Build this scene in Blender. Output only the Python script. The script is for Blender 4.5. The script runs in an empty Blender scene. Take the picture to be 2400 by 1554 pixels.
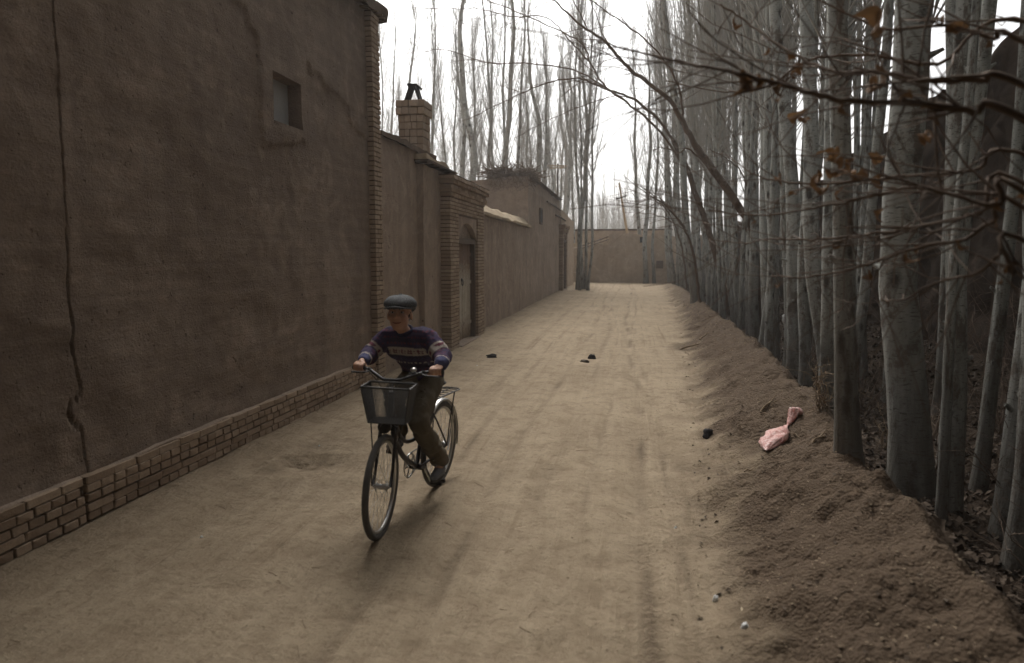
import bpy, bmesh, math, random
from mathutils import Vector, Matrix, noise, Quaternion
R_ = math.radians
SC = bpy.context.scene
COL = SC.collection
FPX, VPX, VPY, HCAM = 1600.0, 1475.0, 598.0, 1.8       # calibration of the 2400 px photograph
PIT = math.atan((777-VPY)/FPX); YAW = math.atan((VPX-1200)/FPX*math.cos(PIT))

# ------------------------------------------------------------------ camera
cam_d = bpy.data.cameras.new('camera'); cam = bpy.data.objects.new('camera', cam_d); COL.objects.link(cam)
cam_d.sensor_width = 36; cam_d.lens = 36*FPX/2400; cam_d.clip_start = .05; cam_d.clip_end = 3000
cam.location = (0, 0, HCAM); cam.rotation_euler = (math.pi/2-PIT, 0, YAW)
cam_d.dof.use_dof = True; cam_d.dof.focus_distance = 9.0; cam_d.dof.aperture_fstop = 1.8
SC.camera = cam
# ------------------------------------------------------------------ sky, sun, exposure
SUN_EL, SUN_AZ = 48.0, -14.0          # azimuth from +Y (the lane's direction), negative = to the left
w = bpy.data.worlds.new('World'); SC.world = w; w.use_nodes = True
nt = w.node_tree; nt.nodes.clear()
sky = nt.nodes.new('ShaderNodeTexSky'); sky.sky_type = 'NISHITA'; sky.sun_disc = False
sky.sun_elevation = R_(SUN_EL); sky.sun_rotation = R_(SUN_AZ); sky.air_density = 1.0; sky.dust_density = 6.0; sky.ozone_density = 1.0
hs = nt.nodes.new('ShaderNodeHueSaturation'); hs.inputs['Saturation'].default_value = .10; hs.inputs['Value'].default_value = 1.0
bg = nt.nodes.new('ShaderNodeBackground'); bg.inputs['Strength'].default_value = .15
wo = nt.nodes.new('ShaderNodeOutputWorld')
nt.links.new(sky.outputs[0], hs.inputs['Color']); nt.links.new(hs.outputs[0], bg.inputs[0]); nt.links.new(bg.outputs[0], wo.inputs[0])
sd = bpy.data.lights.new('sun', 'SUN'); sun = bpy.data.objects.new('sun', sd); COL.objects.link(sun)
sd.energy = 1.3; sd.angle = R_(38); sd.color = (1, .965, .90)
sun_dir = Vector((math.sin(R_(SUN_AZ))*math.cos(R_(SUN_EL)), math.cos(R_(SUN_AZ))*math.cos(R_(SUN_EL)), math.sin(R_(SUN_EL))))
sun.rotation_euler = sun_dir.to_track_quat('Z', 'Y').to_euler(); sun.location = sun_dir*60
vs = SC.view_settings
vs.view_transform = 'Standard'; vs.look = 'None'; vs.exposure = 0.46; vs.gamma = 1.0; vs.use_curve_mapping = False
SC.render.engine = 'CYCLES'
SC.cycles.use_denoising = True
SC.cycles.max_bounces = 6; SC.cycles.diffuse_bounces = 4; SC.cycles.transparent_max_bounces = 8; SC.cycles.volume_bounces = 1

# ------------------------------------------------------------------ photo pixel -> direction
_rt = Vector((math.cos(YAW), math.sin(YAW), 0))
_fw = Vector((-math.sin(YAW)*math.cos(PIT), math.cos(YAW)*math.cos(PIT), -math.sin(PIT)))
_up = _rt.cross(_fw); CAM = Vector((0, 0, HCAM))
def ray(x, y): return _fw + _rt*((x-1200)/FPX) + _up*((777-y)/FPX)
def at_z(x, y, z=0): d = ray(x, y); return CAM + d*((z-HCAM)/d.z)
def at_x(x, y, X): d = ray(x, y); return CAM + d*(X/d.x)
def at_y(x, y, Y): d = ray(x, y); return CAM + d*(Y/d.y)
def at_d(x, y, D): return CAM + ray(x, y)*D

# ------------------------------------------------------------------ mesh helpers
class MB:
    def __init__(s): s.v = []; s.f = []; s.sm = []
    def add(s, vs, fs, smooth=False):
        o = len(s.v); s.v.extend(tuple(p) for p in vs)
        for f in fs: s.f.append(tuple(i+o for i in f)); s.sm.append(smooth)
    def box(s, a, b):
        (x0, y0, z0), (x1, y1, z1) = a, b
        s.add([(x0,y0,z0),(x1,y0,z0),(x1,y1,z0),(x0,y1,z0),(x0,y0,z1),(x1,y0,z1),(x1,y1,z1),(x0,y1,z1)],
              [(0,3,2,1),(4,5,6,7),(0,1,5,4),(1,2,6,5),(2,3,7,6),(3,0,4,7)])
    def bar(s, p, q, wd, ht, up=(0,0,1)):                  # rectangular bar from p to q
        p, q = Vector(p), Vector(q); t = (q-p).normalized(); u = Vector(up); sd_ = t.cross(u).normalized(); u = sd_.cross(t)
        a, b = sd_*wd/2, u*ht/2
        s.add([p-a-b,p+a-b,p+a+b,p-a+b,q-a-b,q+a-b,q+a+b,q-a+b], [(0,3,2,1),(4,5,6,7),(0,1,5,4),(1,2,6,5),(2,3,7,6),(3,0,4,7)])
    def tube(s, path, rad, n=6, cap=True, smooth=True, closed=False, ref=(.31,.17,.93)):
        path = [Vector(p) for p in path]; m = len(path); vs = []; fs = []
        if not hasattr(rad, '__len__'): rad = [rad]*m
        ref = Vector(ref)
        for i, p in enumerate(path):
            if closed: t = path[(i+1) % m]-path[i-1]
            else: t = path[min(i+1, m-1)]-path[max(i-1, 0)]
            if t.length < 1e-9: t = Vector((0,0,1))
            t.normalize(); r = ref
            if abs(t.dot(r)) > .97: r = Vector((.9,.3,.1))
            a = t.cross(r).normalized(); b = t.cross(a)
            for k in range(n):
                c = 2*math.pi*k/n; vs.append(p+a*(rad[i]*math.cos(c))+b*(rad[i]*math.sin(c)))
        for i in range(m if closed else m-1):
            j = (i+1) % m
            for k in range(n):
                l = (k+1) % n; fs.append((i*n+k, i*n+l, j*n+l, j*n+k))
        if cap and not closed: fs.append(tuple(range(n))); fs.append(tuple(range((m-1)*n, m*n))[::-1])
        s.add(vs, fs, smooth)
    def lathe(s, prof, c, axis=(0,0,1), n=12, smooth=True):  # prof: (radius, height) list
        ax = Vector(axis).normalized(); r = Vector((1,0,0)) if abs(ax.x) < .9 else Vector((0,1,0))
        a = ax.cross(r).normalized(); b = ax.cross(a); c = Vector(c); vs = []; fs = []
        for (rr, h) in prof:
            for k in range(n):
                t = 2*math.pi*k/n; vs.append(c+ax*h+a*(rr*math.cos(t))+b*(rr*math.sin(t)))
        for i in range(len(prof)-1):
            for k in range(n):
                l = (k+1) % n; fs.append((i*n+k, i*n+l, (i+1)*n+l, (i+1)*n+k))
        fs.append(tuple(range(n))); fs.append(tuple(range((len(prof)-1)*n, len(prof)*n)))
        s.add(vs, fs, smooth)
    def ball(s, c, r, n=10, m=7, rot=None):
        c = Vector(c); r = r if hasattr(r, '__len__') else (r,r,r); vs = []; fs = []
        for i in range(1, m):
            a = math.pi*i/m
            for k in range(n):
                b = 2*math.pi*k/n; p = Vector((r[0]*math.sin(a)*math.cos(b), r[1]*math.sin(a)*math.sin(b), r[2]*math.cos(a)))
                vs.append(c+(rot @ p if rot else p))
        for pz in (1, -1):
            p = Vector((0,0,r[2]*pz)); vs.append(c+(rot @ p if rot else p))
        T, B = len(vs)-2, len(vs)-1
        for i in range(m-2):
            for k in range(n):
                l = (k+1) % n; fs.append((i*n+k, (i+1)*n+k, (i+1)*n+l, i*n+l))
        for k in range(n):
            l = (k+1) % n; fs.append((T, k, l)); fs.append((B, (m-2)*n+l, (m-2)*n+k))
        s.add(vs, fs, True)
    def mesh(s, name, mat=None):
        me = bpy.data.meshes.new(name); me.from_pydata(s.v, [], s.f)
        me.polygons.foreach_set('use_smooth', s.sm); me.update()
        if mat: me.materials.append(mat)
        return me
    def build(s, name, mat=None, parent=None): return link(name, s.mesh(name, mat), parent)
def link(name, me, parent=None):
    o = bpy.data.objects.new(name, me); COL.objects.link(o)
    if parent: o.parent = parent
    return o
def tag(o, label=None, cat=None, group=None, kind=None):
    for k, v in (('label', label), ('category', cat), ('group', group), ('kind', kind)):
        if v: o[k] = v
    return o
def thing(name, label, cat, loc=(0,0,0), group=None):
    o = bpy.data.objects.new(name, None); COL.objects.link(o); o.location = loc; o.empty_display_size = .1
    return tag(o, label, cat, group)
def fbm(p, oct=4, h=.8): return noise.fractal(Vector(p), h, 2.1, oct)
def lerp(a, b, t): return a+(b-a)*t
def sstep(a, b, x):
    t = max(0, min(1, (x-a)/(b-a))); return t*t*(3-2*t)
def pw(x, pts):
    if x <= pts[0][0]: return pts[0][1]
    for (a, u), (b, v) in zip(pts, pts[1:]):
        if x <= b: return u+(v-u)*(x-a)/(b-a)
    return pts[-1][1]

# ------------------------------------------------------------------ materials
class NT:
    def __init__(s, name):
        s.m = bpy.data.materials.new(name); s.m.use_nodes = True; s.t = s.m.node_tree; s.n = s.t.nodes
        s.b = s.n['Principled BSDF']; s.out = s.n['Material Output']
        s.b.inputs['Specular IOR Level'].default_value = .25
    def new(s, typ, **kw):
        n = s.n.new(typ)
        for k, v in kw.items(): setattr(n, k, v)
        return n
    def set(s, sock, v):
        if hasattr(v, 'is_linked'): s.t.links.new(v, sock)
        elif isinstance(v, tuple) and len(v) == 3 and sock.type == 'RGBA': sock.default_value = (*v, 1)
        else: sock.default_value = v
    def coord(s, kind='Object', scale=(1,1,1), rot=(0,0,0)):
        c = s.new('ShaderNodeTexCoord'); mp = s.new('ShaderNodeMapping'); mp.inputs['Scale'].default_value = scale; mp.inputs['Rotation'].default_value = rot
        s.t.links.new(c.outputs[kind], mp.inputs[0]); return mp.outputs[0]
    def wpos(s, scale=(1,1,1)):
        g = s.new('ShaderNodeNewGeometry'); mp = s.new('ShaderNodeMapping'); mp.inputs['Scale'].default_value = scale
        s.t.links.new(g.outputs['Position'], mp.inputs[0]); return mp.outputs[0]
    def noise(s, vec, scale, detail=5, rough=.6, dist=0):
        n = s.new('ShaderNodeTexNoise'); n.inputs['Scale'].default_value = scale; n.inputs['Detail'].default_value = detail
        n.inputs['Roughness'].default_value = rough; n.inputs['Distortion'].default_value = dist; s.t.links.new(vec, n.inputs['Vector']); return n.outputs['Fac']
    def voro(s, vec, scale, feat='F1', rnd=1):
        n = s.new('ShaderNodeTexVoronoi', feature=feat); n.inputs['Scale'].default_value = scale; n.inputs['Randomness'].default_value = rnd
        s.t.links.new(vec, n.inputs['Vector']); return n.outputs['Distance']
    def ramp(s, fac, *stops):
        r = s.new('ShaderNodeValToRGB'); e = r.color_ramp.elements
        while len(e) < len(stops): e.new(.5)
        for k, (p, c) in zip(e, stops): k.position = p; k.color = (c, c, c, 1) if not hasattr(c, '__len__') else (*c, 1)
        s.t.links.new(fac, r.inputs[0]); return r.outputs[0]
    def mix(s, fac, a, b, mode='MIX'):
        m = s.new('ShaderNodeMix', data_type='RGBA', blend_type=mode)
        s.set(m.inputs[0], fac); s.set(m.inputs[6], a); s.set(m.inputs[7], b); return m.outputs[2]
    def math(s, op, a, b=0.0):
        m = s.new('ShaderNodeMath', operation=op); s.set(m.inputs[0], a); s.set(m.inputs[1], b); return m.outputs[0]
    def bump(s, h, strength=.5, dist=.02):
        b = s.new('ShaderNodeBump'); b.inputs['Strength'].default_value = strength; b.inputs['Distance'].default_value = dist
        s.t.links.new(h, b.inputs['Height']); s.t.links.new(b.outputs[0], s.b.inputs['Normal'])
    def done(s, col, rough=.9, metal=0, spec=None):
        s.set(s.b.inputs['Base Color'], col); s.set(s.b.inputs['Roughness'], rough); s.b.inputs['Metallic'].default_value = metal
        if spec is not None: s.b.inputs['Specular IOR Level'].default_value = spec
        return s.m
    def objrand(s): return s.new('ShaderNodeObjectInfo').outputs['Random']

def mk_mud(name, a, b, straw=.5, band=0.0):
    t = NT(name); P = t.wpos()
    big = t.noise(P, .55, 4, .6); mid = t.noise(P, 4.5, 6, .65); fine = t.noise(P, 46, 4, .7)
    st = t.noise(t.wpos((6, 1.6, 14)), 5, 5, .75)                 # trowel drag and straw, mostly level
    col = t.mix(t.ramp(big, (.32, 0), (.68, 1)), a, b)
    stn = t.noise(t.wpos((2.2, 2.2, .22)), 1.0, 5, .6); col = t.mix(t.math('MULTIPLY', t.ramp(stn, (.48, 0), (.70, 1)), .45), col, tuple(c*.55 for c in a))
    fl = t.noise(P, 1.7, 6, .7, .8); col = t.mix(t.math('MULTIPLY', t.ramp(fl, (.54, 0), (.575, 1)), .35), col, tuple(min(1, c*1.28) for c in b))
    col = t.mix(t.math('MULTIPLY', t.ramp(mid, (.35, 1), (.6, 0)), .38), col, tuple(c*.62 for c in a))
    col = t.mix(t.math('MULTIPLY', t.ramp(st, (.55, 0), (.78, 1)), straw*.7), col, tuple(min(1, c*1.5) for c in b))
    spots = t.ramp(t.voro(P, 3.1), (.035, 1), (.07, 0))
    col = t.mix(t.math('MULTIPLY', spots, .75), col, (.05, .035, .025))
    pit = t.ramp(t.noise(P, 17, 3, .6), (.26, 1), (.34, 0))
    col = t.mix(t.math('MULTIPLY', pit, .45), col, (.07, .05, .036))
    col = t.mix(t.math('MULTIPLY', fine, .30), col, tuple(c*.5 for c in a))
    h = t.math('ADD', t.math('MULTIPLY', mid, 1.0), t.math('ADD', t.math('MULTIPLY', fine, .65), t.math('MULTIPLY', st, .28)))
    if band:
        z = t.noise(t.wpos((.35, .35, 7.5)), 1.6, 2, .4)
        h = t.math('ADD', h, t.math('MULTIPLY', z, band))
        col = t.mix(t.math('MULTIPLY', t.ramp(z, (.4, 1), (.6, 0)), .3), col, tuple(c*.68 for c in a))
    h = t.math('SUBTRACT', h, t.math('MULTIPLY', pit, .8))
    t.bump(h, .75, .035)
    return t.done(col, .97, 0, .1)
def mk_simple(name, a, b, scale=8, rough=.8, bump=.3, metal=0, spec=.25, bd=.01, rnd=0.0):
    t = NT(name); P = t.coord(); n = t.noise(P, scale, 6, .65); n2 = t.noise(P, scale*6, 3, .6)
    col = t.mix(n, a, b); col = t.mix(t.math('MULTIPLY', n2, .35), col, tuple(c*.45 for c in a))
    if rnd: col = t.mix(t.math('MULTIPLY', t.objrand(), rnd), col, tuple(c*.45 for c in a))
    t.bump(t.math('ADD', n, t.math('MULTIPLY', n2, .5)), bump, bd)
    return t.done(col, rough, metal, spec)

M = {}
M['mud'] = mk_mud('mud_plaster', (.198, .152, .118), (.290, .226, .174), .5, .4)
M['mud2'] = mk_mud('mud_plaster_pale', (.27, .208, .160), (.365, .285, .220), .6)
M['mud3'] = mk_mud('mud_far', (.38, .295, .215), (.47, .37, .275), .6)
M['mudcap'] = mk_mud('mud_coping_toplit', (.40, .315, .215), (.50, .40, .28), .4)  # paler than the walls: light on upward faces put into the colour
M['mortar'] = mk_mud('mortar', (.105, .073, .050), (.15, .105, .072), .2)
def mk_brick(name, a, b, c):
    t = NT(name); P = t.wpos(); r = t.objrand(); n = t.noise(P, 19, 5, .7); f = t.noise(P, 90, 3, .6)
    col = t.mix(r, a, b); col = t.mix(t.math('MULTIPLY', t.ramp(n, (.4, 0), (.7, 1)), .6), col, c)
    col = t.mix(t.math('MULTIPLY', f, .35), col, tuple(x*.5 for x in a))
    t.bump(t.math('ADD', n, t.math('MULTIPLY', f, .5)), .6, .012)
    return t.done(col, .95, 0, .1)
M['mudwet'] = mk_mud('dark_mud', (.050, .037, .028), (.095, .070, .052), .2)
M['brick'] = mk_brick('clay_brick', (.23, .165, .115), (.40, .305, .218), (.20, .145, .102))
M['brick_pale'] = mk_brick('clay_brick_pale', (.255, .190, .135), (.40, .312, .226), (.22, .16, .112))

def mk_ground():
    t = NT('dirt'); P = t.wpos()
    sep = t.new('ShaderNodeSeparateXYZ'); t.t.links.new(P, sep.inputs[0])
    big = t.noise(P, .8, 5, .6); mid = t.noise(P, 5, 6, .65); fine = t.noise(P, 21, 6, .8); vf = t.noise(P, 150, 3, .7)
    streak = t.noise(t.wpos((4.2, .42, 1)), 1.3, 6, .7, .9)              # dust drawn out along the wheel tracks
    col = t.mix(t.ramp(big, (.3, 0), (.7, 1)), (.262, .202, .136), (.360, .284, .194))
    col = t.mix(t.math('MULTIPLY', t.ramp(streak, (.42, 0), (.70, 1)), .42), col, (.45, .362, .254))
    col = t.mix(t.math('MULTIPLY', t.ramp(mid, (.34, 1), (.52, 0)), .42), col, (.165, .117, .075))
    col = t.mix(t.math('MULTIPLY', t.ramp(fine, (.34, 1), (.50, 0)), .42), col, (.13, .095, .062))
    tr = t.noise(t.wpos((9, .10, 1)), 1.0, 3, .6, .5); col = t.mix(t.math('MULTIPLY', t.math('MULTIPLY', t.ramp(tr, (.30, 1), (.42, 0)), t.ramp(t.noise(P, .9, 3, .5), (.45, 0), (.6, 1))), .6), col, (.17, .122, .078))
    sp = t.ramp(t.voro(P, 9), (.02, 1), (.05, 0)); col = t.mix(t.math('MULTIPLY', sp, .5), col, (.09, .065, .045))
    at = t.new('ShaderNodeAttribute'); at.attribute_name = 'earth'        # darker soil: moist bank and ditch, scuffs, wall foot, painted rut shade
    damp_shade = t.mix(t.noise(P, 6, 6, .7), (.052, .036, .025), (.150, .107, .073))
    col = t.mix(at.outputs['Fac'], col, damp_shade)
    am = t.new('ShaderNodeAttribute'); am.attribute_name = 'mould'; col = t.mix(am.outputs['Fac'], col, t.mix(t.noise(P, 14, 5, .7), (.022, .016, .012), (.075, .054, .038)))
    h = t.math('ADD', t.math('MULTIPLY', mid, 1.1), t.math('ADD', t.math('MULTIPLY', fine, .55), t.math('MULTIPLY', vf, .18)))
    h = t.math('ADD', h, t.math('ADD', t.math('MULTIPLY', streak, .6), t.math('MULTIPLY', tr, .3)))
    msk = t.math('MULTIPLY', at.outputs['Fac'], t.ramp(t.noise(P, 2.3, 4, .6), (.40, .12), (.62, 1))); cl = t.math('MULTIPLY', t.voro(P, 17), msk); cl2 = t.math('MULTIPLY', t.voro(P, 52), at.outputs['Fac']); h = t.math('SUBTRACT', h, t.math('ADD', t.math('MULTIPLY', cl, 1.3), t.math('MULTIPLY', cl2, .45)))
    t.bump(h, .9, .045)
    return t.done(col, .98, 0, .08)
M['ground'] = mk_ground()

def mk_bark(name, a, b, dark, low):
    t = NT(name); P = t.coord('Object'); r = t.objrand()
    off = t.new('ShaderNodeVectorMath', operation='ADD'); t.t.links.new(P, off.inputs[0])
    cmb = t.new('ShaderNodeCombineXYZ'); t.set(cmb.inputs[2], t.math('MULTIPLY', r, 37.0)); t.t.links.new(cmb.outputs[0], off.inputs[1])
    V = off.outputs[0]
    def sc(v):
        m = t.new('ShaderNodeMapping'); m.inputs['Scale'].default_value = v; t.t.links.new(V, m.inputs[0]); return m.outputs[0]
    n = t.noise(sc((7, 7, 1.3)), 1.5, 6, .65); f = t.noise(sc((1, 1, 1)), 42, 4, .7)
    lent = t.noise(sc((9, 9, 34)), 2.2, 3, .6)
    col = t.mix(t.ramp(n, (.3, 0), (.7, 1)), a, b)
    col = t.mix(t.math('MULTIPLY', r, .35), col, tuple(c*.62 for c in a))
    col = t.mix(t.math('MULTIPLY', t.ramp(lent, (.57, 0), (.66, 1)), .75), col, dark)
    kn = t.voro(sc((3.6, 3.6, 1.9)), 1.5); kr = t.ramp(t.math('ADD', kn, t.math('MULTIPLY', t.math('SUBTRACT', f, .5), .25)), (.14, 1), (.30, 0)); col = t.mix(t.math('MULTIPLY', kr, .95), col, dark)
    col = t.mix(t.math('MULTIPLY', t.ramp(t.noise(sc((5, 5, 2.6)), 1.0, 6, .75), (.53, 0), (.60, 1)), .75), col, (.085, .052, .032))
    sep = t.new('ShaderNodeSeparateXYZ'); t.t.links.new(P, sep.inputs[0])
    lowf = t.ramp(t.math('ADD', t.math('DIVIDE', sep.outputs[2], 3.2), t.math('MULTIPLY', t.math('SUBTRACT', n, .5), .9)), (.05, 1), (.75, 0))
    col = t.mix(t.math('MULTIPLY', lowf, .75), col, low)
    col = t.mix(t.math('MULTIPLY', f, .4), col, tuple(c*.5 for c in a))
    h = t.math('ADD', t.math('MULTIPLY', n, .6), t.math('SUBTRACT', t.math('MULTIPLY', f, .6), t.math('MULTIPLY', kr, 1.0)))
    h = t.math('ADD', h, t.math('MULTIPLY', t.math('MULTIPLY', t.noise(sc((14, 14, 2)), 2.5, 5, .7), lowf), 2.2))
    t.bump(h, .7, .02)
    return t.done(col, .85, 0, .2)
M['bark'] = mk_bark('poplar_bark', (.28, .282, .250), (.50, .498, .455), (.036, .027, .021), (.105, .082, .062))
M['bark2'] = mk_bark('brown_bark', (.115, .080, .056), (.185, .135, .098), (.05, .034, .024), (.13, .09, .064))
M['twig'] = mk_simple('twig_bark_glare', (.27, .25, .215), (.39, .365, .32), 3, .85, .2)  # lightened so distant crowns look washed out by glare
M['twig_brown'] = mk_simple('twig_brown', (.115, .080, .057), (.185, .135, .098), 6, .85, .3)
M['drytwig'] = mk_simple('dry_twig', (.20, .145, .095), (.30, .225, .145), 4, .9, .2)
def mk_leaf():
    t = NT('dry_leaf'); P = t.coord(); n = t.noise(P, 5, 6, .7); col = t.mix(n, (.15, .075, .032), (.27, .155, .072)); col = t.mix(t.math('MULTIPLY', t.objrand(), .55), col, (.11, .06, .03))
    t.bump(n, .4, .05); t.done(col, .7); tl = t.new('ShaderNodeBsdfTranslucent'); t.set(tl.inputs[0], col); mx = t.new('ShaderNodeMixShader'); mx.inputs[0].default_value = .2
    t.t.links.new(t.b.outputs[0], mx.inputs[1]); t.t.links.new(tl.outputs[0], mx.inputs[2]); t.t.links.new(mx.outputs[0], t.out.inputs[0]); return t.m
M['leaf'] = mk_leaf()
M['litterleaf'] = mk_simple('fallen_leaf', (.050, .035, .025), (.120, .086, .058), 9, .9, .3)
M['wood'] = mk_simple('old_timber', (.075, .050, .034), (.125, .088, .06), 12, .85, .5)
M['polewood'] = mk_simple('pale_timber', (.42, .30, .17), (.52, .39, .24), 5, .8, .3)
M['iron'] = mk_simple('black_iron', (.02, .018, .017), (.045, .04, .037), 20, .5, .2, .4, .4)
M['soot_shade'] = mk_simple('soot_and_hole_shade', (.016, .013, .012), (.035, .028, .024), 20, .9, .4)  # soot on the tiles; also the painted dark of wall openings

# ================================================================== GROUND
TOE = [(0, .42), (3, .45), (7.3, .77), (12, 1.05), (20, 1.45), (34, 1.85), (60, 2.2)]
CREST = [(0, 1.50), (3.3, 1.46), (5.5, 1.60), (7.3, 1.84), (12.5, 2.05), (19, 2.18), (34, 2.45), (60, 2.8)]
RUTS = ((-.95, .022, .07), (-.60, .016, .10), (.02, .026, .08), (.24, .018, .05), (-1.9, .014, .12), (-1.45, .016, .05), (-.30, .012, .035))
def ground_z(x, y, fine=True):
    toe, cr = pw(y, TOE), pw(y, CREST)
    hb = pw(y, [(0, .44), (8, .42), (20, .36), (36, .18), (44, .06), (60, .03)])
    dd = pw(y, [(0, -.55), (25, -.45), (38, -.15), (46, 0)])
    if fine:
        j = fbm((x*1.1, y*1.1, 3.3), 3)*.14; toe += j; cr += fbm((x*.9, y*.9, 8.1), 3)*.10
    z = 0.0
    if x <= cr: t = max(0, min(1, (x-toe)/(cr-toe))); z += hb*(t**.85*.65+.35*sstep(0, 1, t))
    else:
        t = x-cr
        if t < .7: z += lerp(hb, dd, (t/.7)**1.1)
        elif t < 1.6: z += dd
        else: z += lerp(dd, .12, sstep(1.6, 3.2, t))
    # sand drifted against the house wall
    z += .05*sstep(-2.7, -3.45, x)*(1 if y < 45 else 0)
    lane = 1-sstep(toe-.2, toe+.2, x)
    for c, d, wd in RUTS:
        cx = c+.10*math.sin(y*.23+c*3)+.03*math.sin(y*.9+c)
        z -= d*math.exp(-((x-cx)/wd)**2)*lane
    if fine:
        z += fbm((x*.8, y*.8, 0), 3)*.022+fbm((x*5, y*4.2, 1.7), 3)*.0065
        rough = sstep(toe-.35, toe+.45, x)
        if rough > 0:
            z += rough*(fbm((x*2.2, y*2.2, 5.5), 5)*.08+abs(fbm((x*6+y, y*5.5, 9.5), 3))*.065*max(0, .5+fbm((x*1.3, y*1.3, 4), 2))+abs(fbm((x*14, y*13, 3.5), 2))*.030-.02)
        # scuffed patches beside the wall, as dug by feet
        z -= .05*math.exp(-(((x+2.75)/.30)**2+((y-5.55)/.35)**2))*(1+fbm((x*6, y*6, 4), 2))
        z += .03*math.exp(-(((x+2.62)/.14)**2+((y-5.85)/.2)**2))
    return z
def px_ground(x, y):
    d = ray(x, y); t = .5
    while t < 80:
        p = CAM+d*t
        if p.z < ground_z(p.x, p.y, False): return p
        t += .01
    return CAM+d*80
def axis_steps(a, b, f):
    o = [a]
    while o[-1] < b: o.append(o[-1]+f(o[-1]))
    return o
def build_ground():
    xs = axis_steps(-4.0, -3.6, lambda v: .1)[:-1]+axis_steps(-3.6, 3.4, lambda v: .036)+axis_steps(3.5, 9, lambda v: .2)
    xs = [-700, -350, -160, -80, -40, -25, -16, -11, -8, -6, -5, -4.4]+xs+[11, 15, 22, 35, 60, 120, 300, 700]
    ys = [-300, -120, -60, -30, -18, -13]+axis_steps(-11, 1.4, lambda v: .25)+axis_steps(1.6, 52, lambda v: max(.03, .0075*v))+[54, 57, 61, 66, 75, 90, 120, 180, 300, 600, 1200]
    vs = []; ea = []; mo = []
    for y in ys:
        toe = pw(y, TOE)
        for x in xs:
            near = -4.2 < x < 9 and -12 < y < 54
            vs.append((x, y, ground_z(x, y, near) if near else (ground_z(x, y, False) if -12 < y < 60 and x < 12 else .05)))
            j = fbm((x*1.6, y*1.6, 7), 3)*.35 if near else 0
            e = sstep(toe-.3, toe+.4, x+j)*.97 if y < 60 else .3
            e *= pw(y, [(0, 1), (18, 1), (34, .75), (44, .35)])
            if near and x < toe:
                for c, d, wd in RUTS:  # shade painted along one side of each rut groove
                    cx = c+.10*math.sin(y*.23+c*3)+.03*math.sin(y*.9+c); e = max(e, d*22*math.exp(-((x-cx-.5*wd)/(wd*.6))**2)*max(0, .5+1.2*fbm((x*2, y*.8, 6+c), 3)))
            e = max(e, .8*max(0, .35+fbm((x*3, y*3, 3), 4))*math.exp(-(((x+2.75)/.42)**2+((y-5.5)/.8)**2)), .35*sstep(-3.0, -3.5, x)*(1 if x > -4.2 else 0))
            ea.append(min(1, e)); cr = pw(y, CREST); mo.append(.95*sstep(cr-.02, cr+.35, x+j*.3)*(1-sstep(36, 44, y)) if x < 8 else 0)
    nx = len(xs); fs = []
    for j in range(len(ys)-1):
        for i in range(nx-1):
            k = j*nx+i; fs.append((k, k+1, k+nx+1, k+nx))
    me = bpy.data.meshes.new('ground'); me.from_pydata(vs, [], fs)
    me.polygons.foreach_set('use_smooth', [True]*len(fs))
    a = me.attributes.new('earth', 'FLOAT', 'POINT'); a.data.foreach_set('value', ea)
    a = me.attributes.new('mould', 'FLOAT', 'POINT'); a.data.foreach_set('value', mo)
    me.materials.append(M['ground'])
    return tag(link('dirt_ground', me), 'pale dusty dirt lane with wheel tracks, earth bank and ditch beside it', None, None, 'structure')
build_ground()

# ================================================================== MUD WALLS
def mud_block(m, x0, x1, y0, y1, z0, ztop, res=.16, amp=.02, seed=0, freq=1.3, fine=.006, sides='fbtlr'):
    """closed-top block with uneven faces; ztop number or function of (x, y); front is the +x face"""
    zt = ztop if callable(ztop) else (lambda x, y: ztop)
    def P(u, v, t):           # u,v in plan, t = 0..1 up
        x, y = lerp(x0, x1, u), lerp(y0, y1, v); top = zt(x, y)+fbm((x*.9+seed, y*.9, 2), 3)*amp*1.6
        z = lerp(z0, top, t); q = Vector((x+seed*3.7, y, z))
        d = Vector((fbm(q*freq, 3), fbm(q*freq+Vector((31, 7, 3)), 3), 0))*amp+Vector((fbm(q*6, 2), fbm(q*6+Vector((9, 2, 5)), 2), fbm(q*5, 2)*.8))*fine
        return (x+d.x, y+d.y, z+d.z*(1 if t > .5 else 0))
    H = zt((x0+x1)/2, (y0+y1)/2)-z0
    nx, ny, nz = [max(1, int(abs(L)/res)) for L in (x1-x0, y1-y0, H)]
    nx = min(nx, 24)
    def grid(fn, na, nb, flip):
        vs = [fn(i/na, j/nb) for j in range(nb+1) for i in range(na+1)]
        fs = []
        for j in range(nb):
            for i in range(na):
                k = j*(na+1)+i; q = (k, k+1, k+na+2, k+na+1); fs.append(q[::-1] if flip else q)
        m.add(vs, fs, True)
    if 'f' in sides: grid(lambda a, b: P(1, a, b), ny, nz, False)
    if 'b' in sides: grid(lambda a, b: P(0, a, b), ny, nz, True)
    if 'l' in sides: grid(lambda a, b: P(a, 0, b), nx, nz, False)
    if 'r' in sides: grid(lambda a, b: P(a, 1, b), nx, nz, True)
    if 't' in sides: grid(lambda a, b: P(a, b, 1), nx, ny, False)

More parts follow.
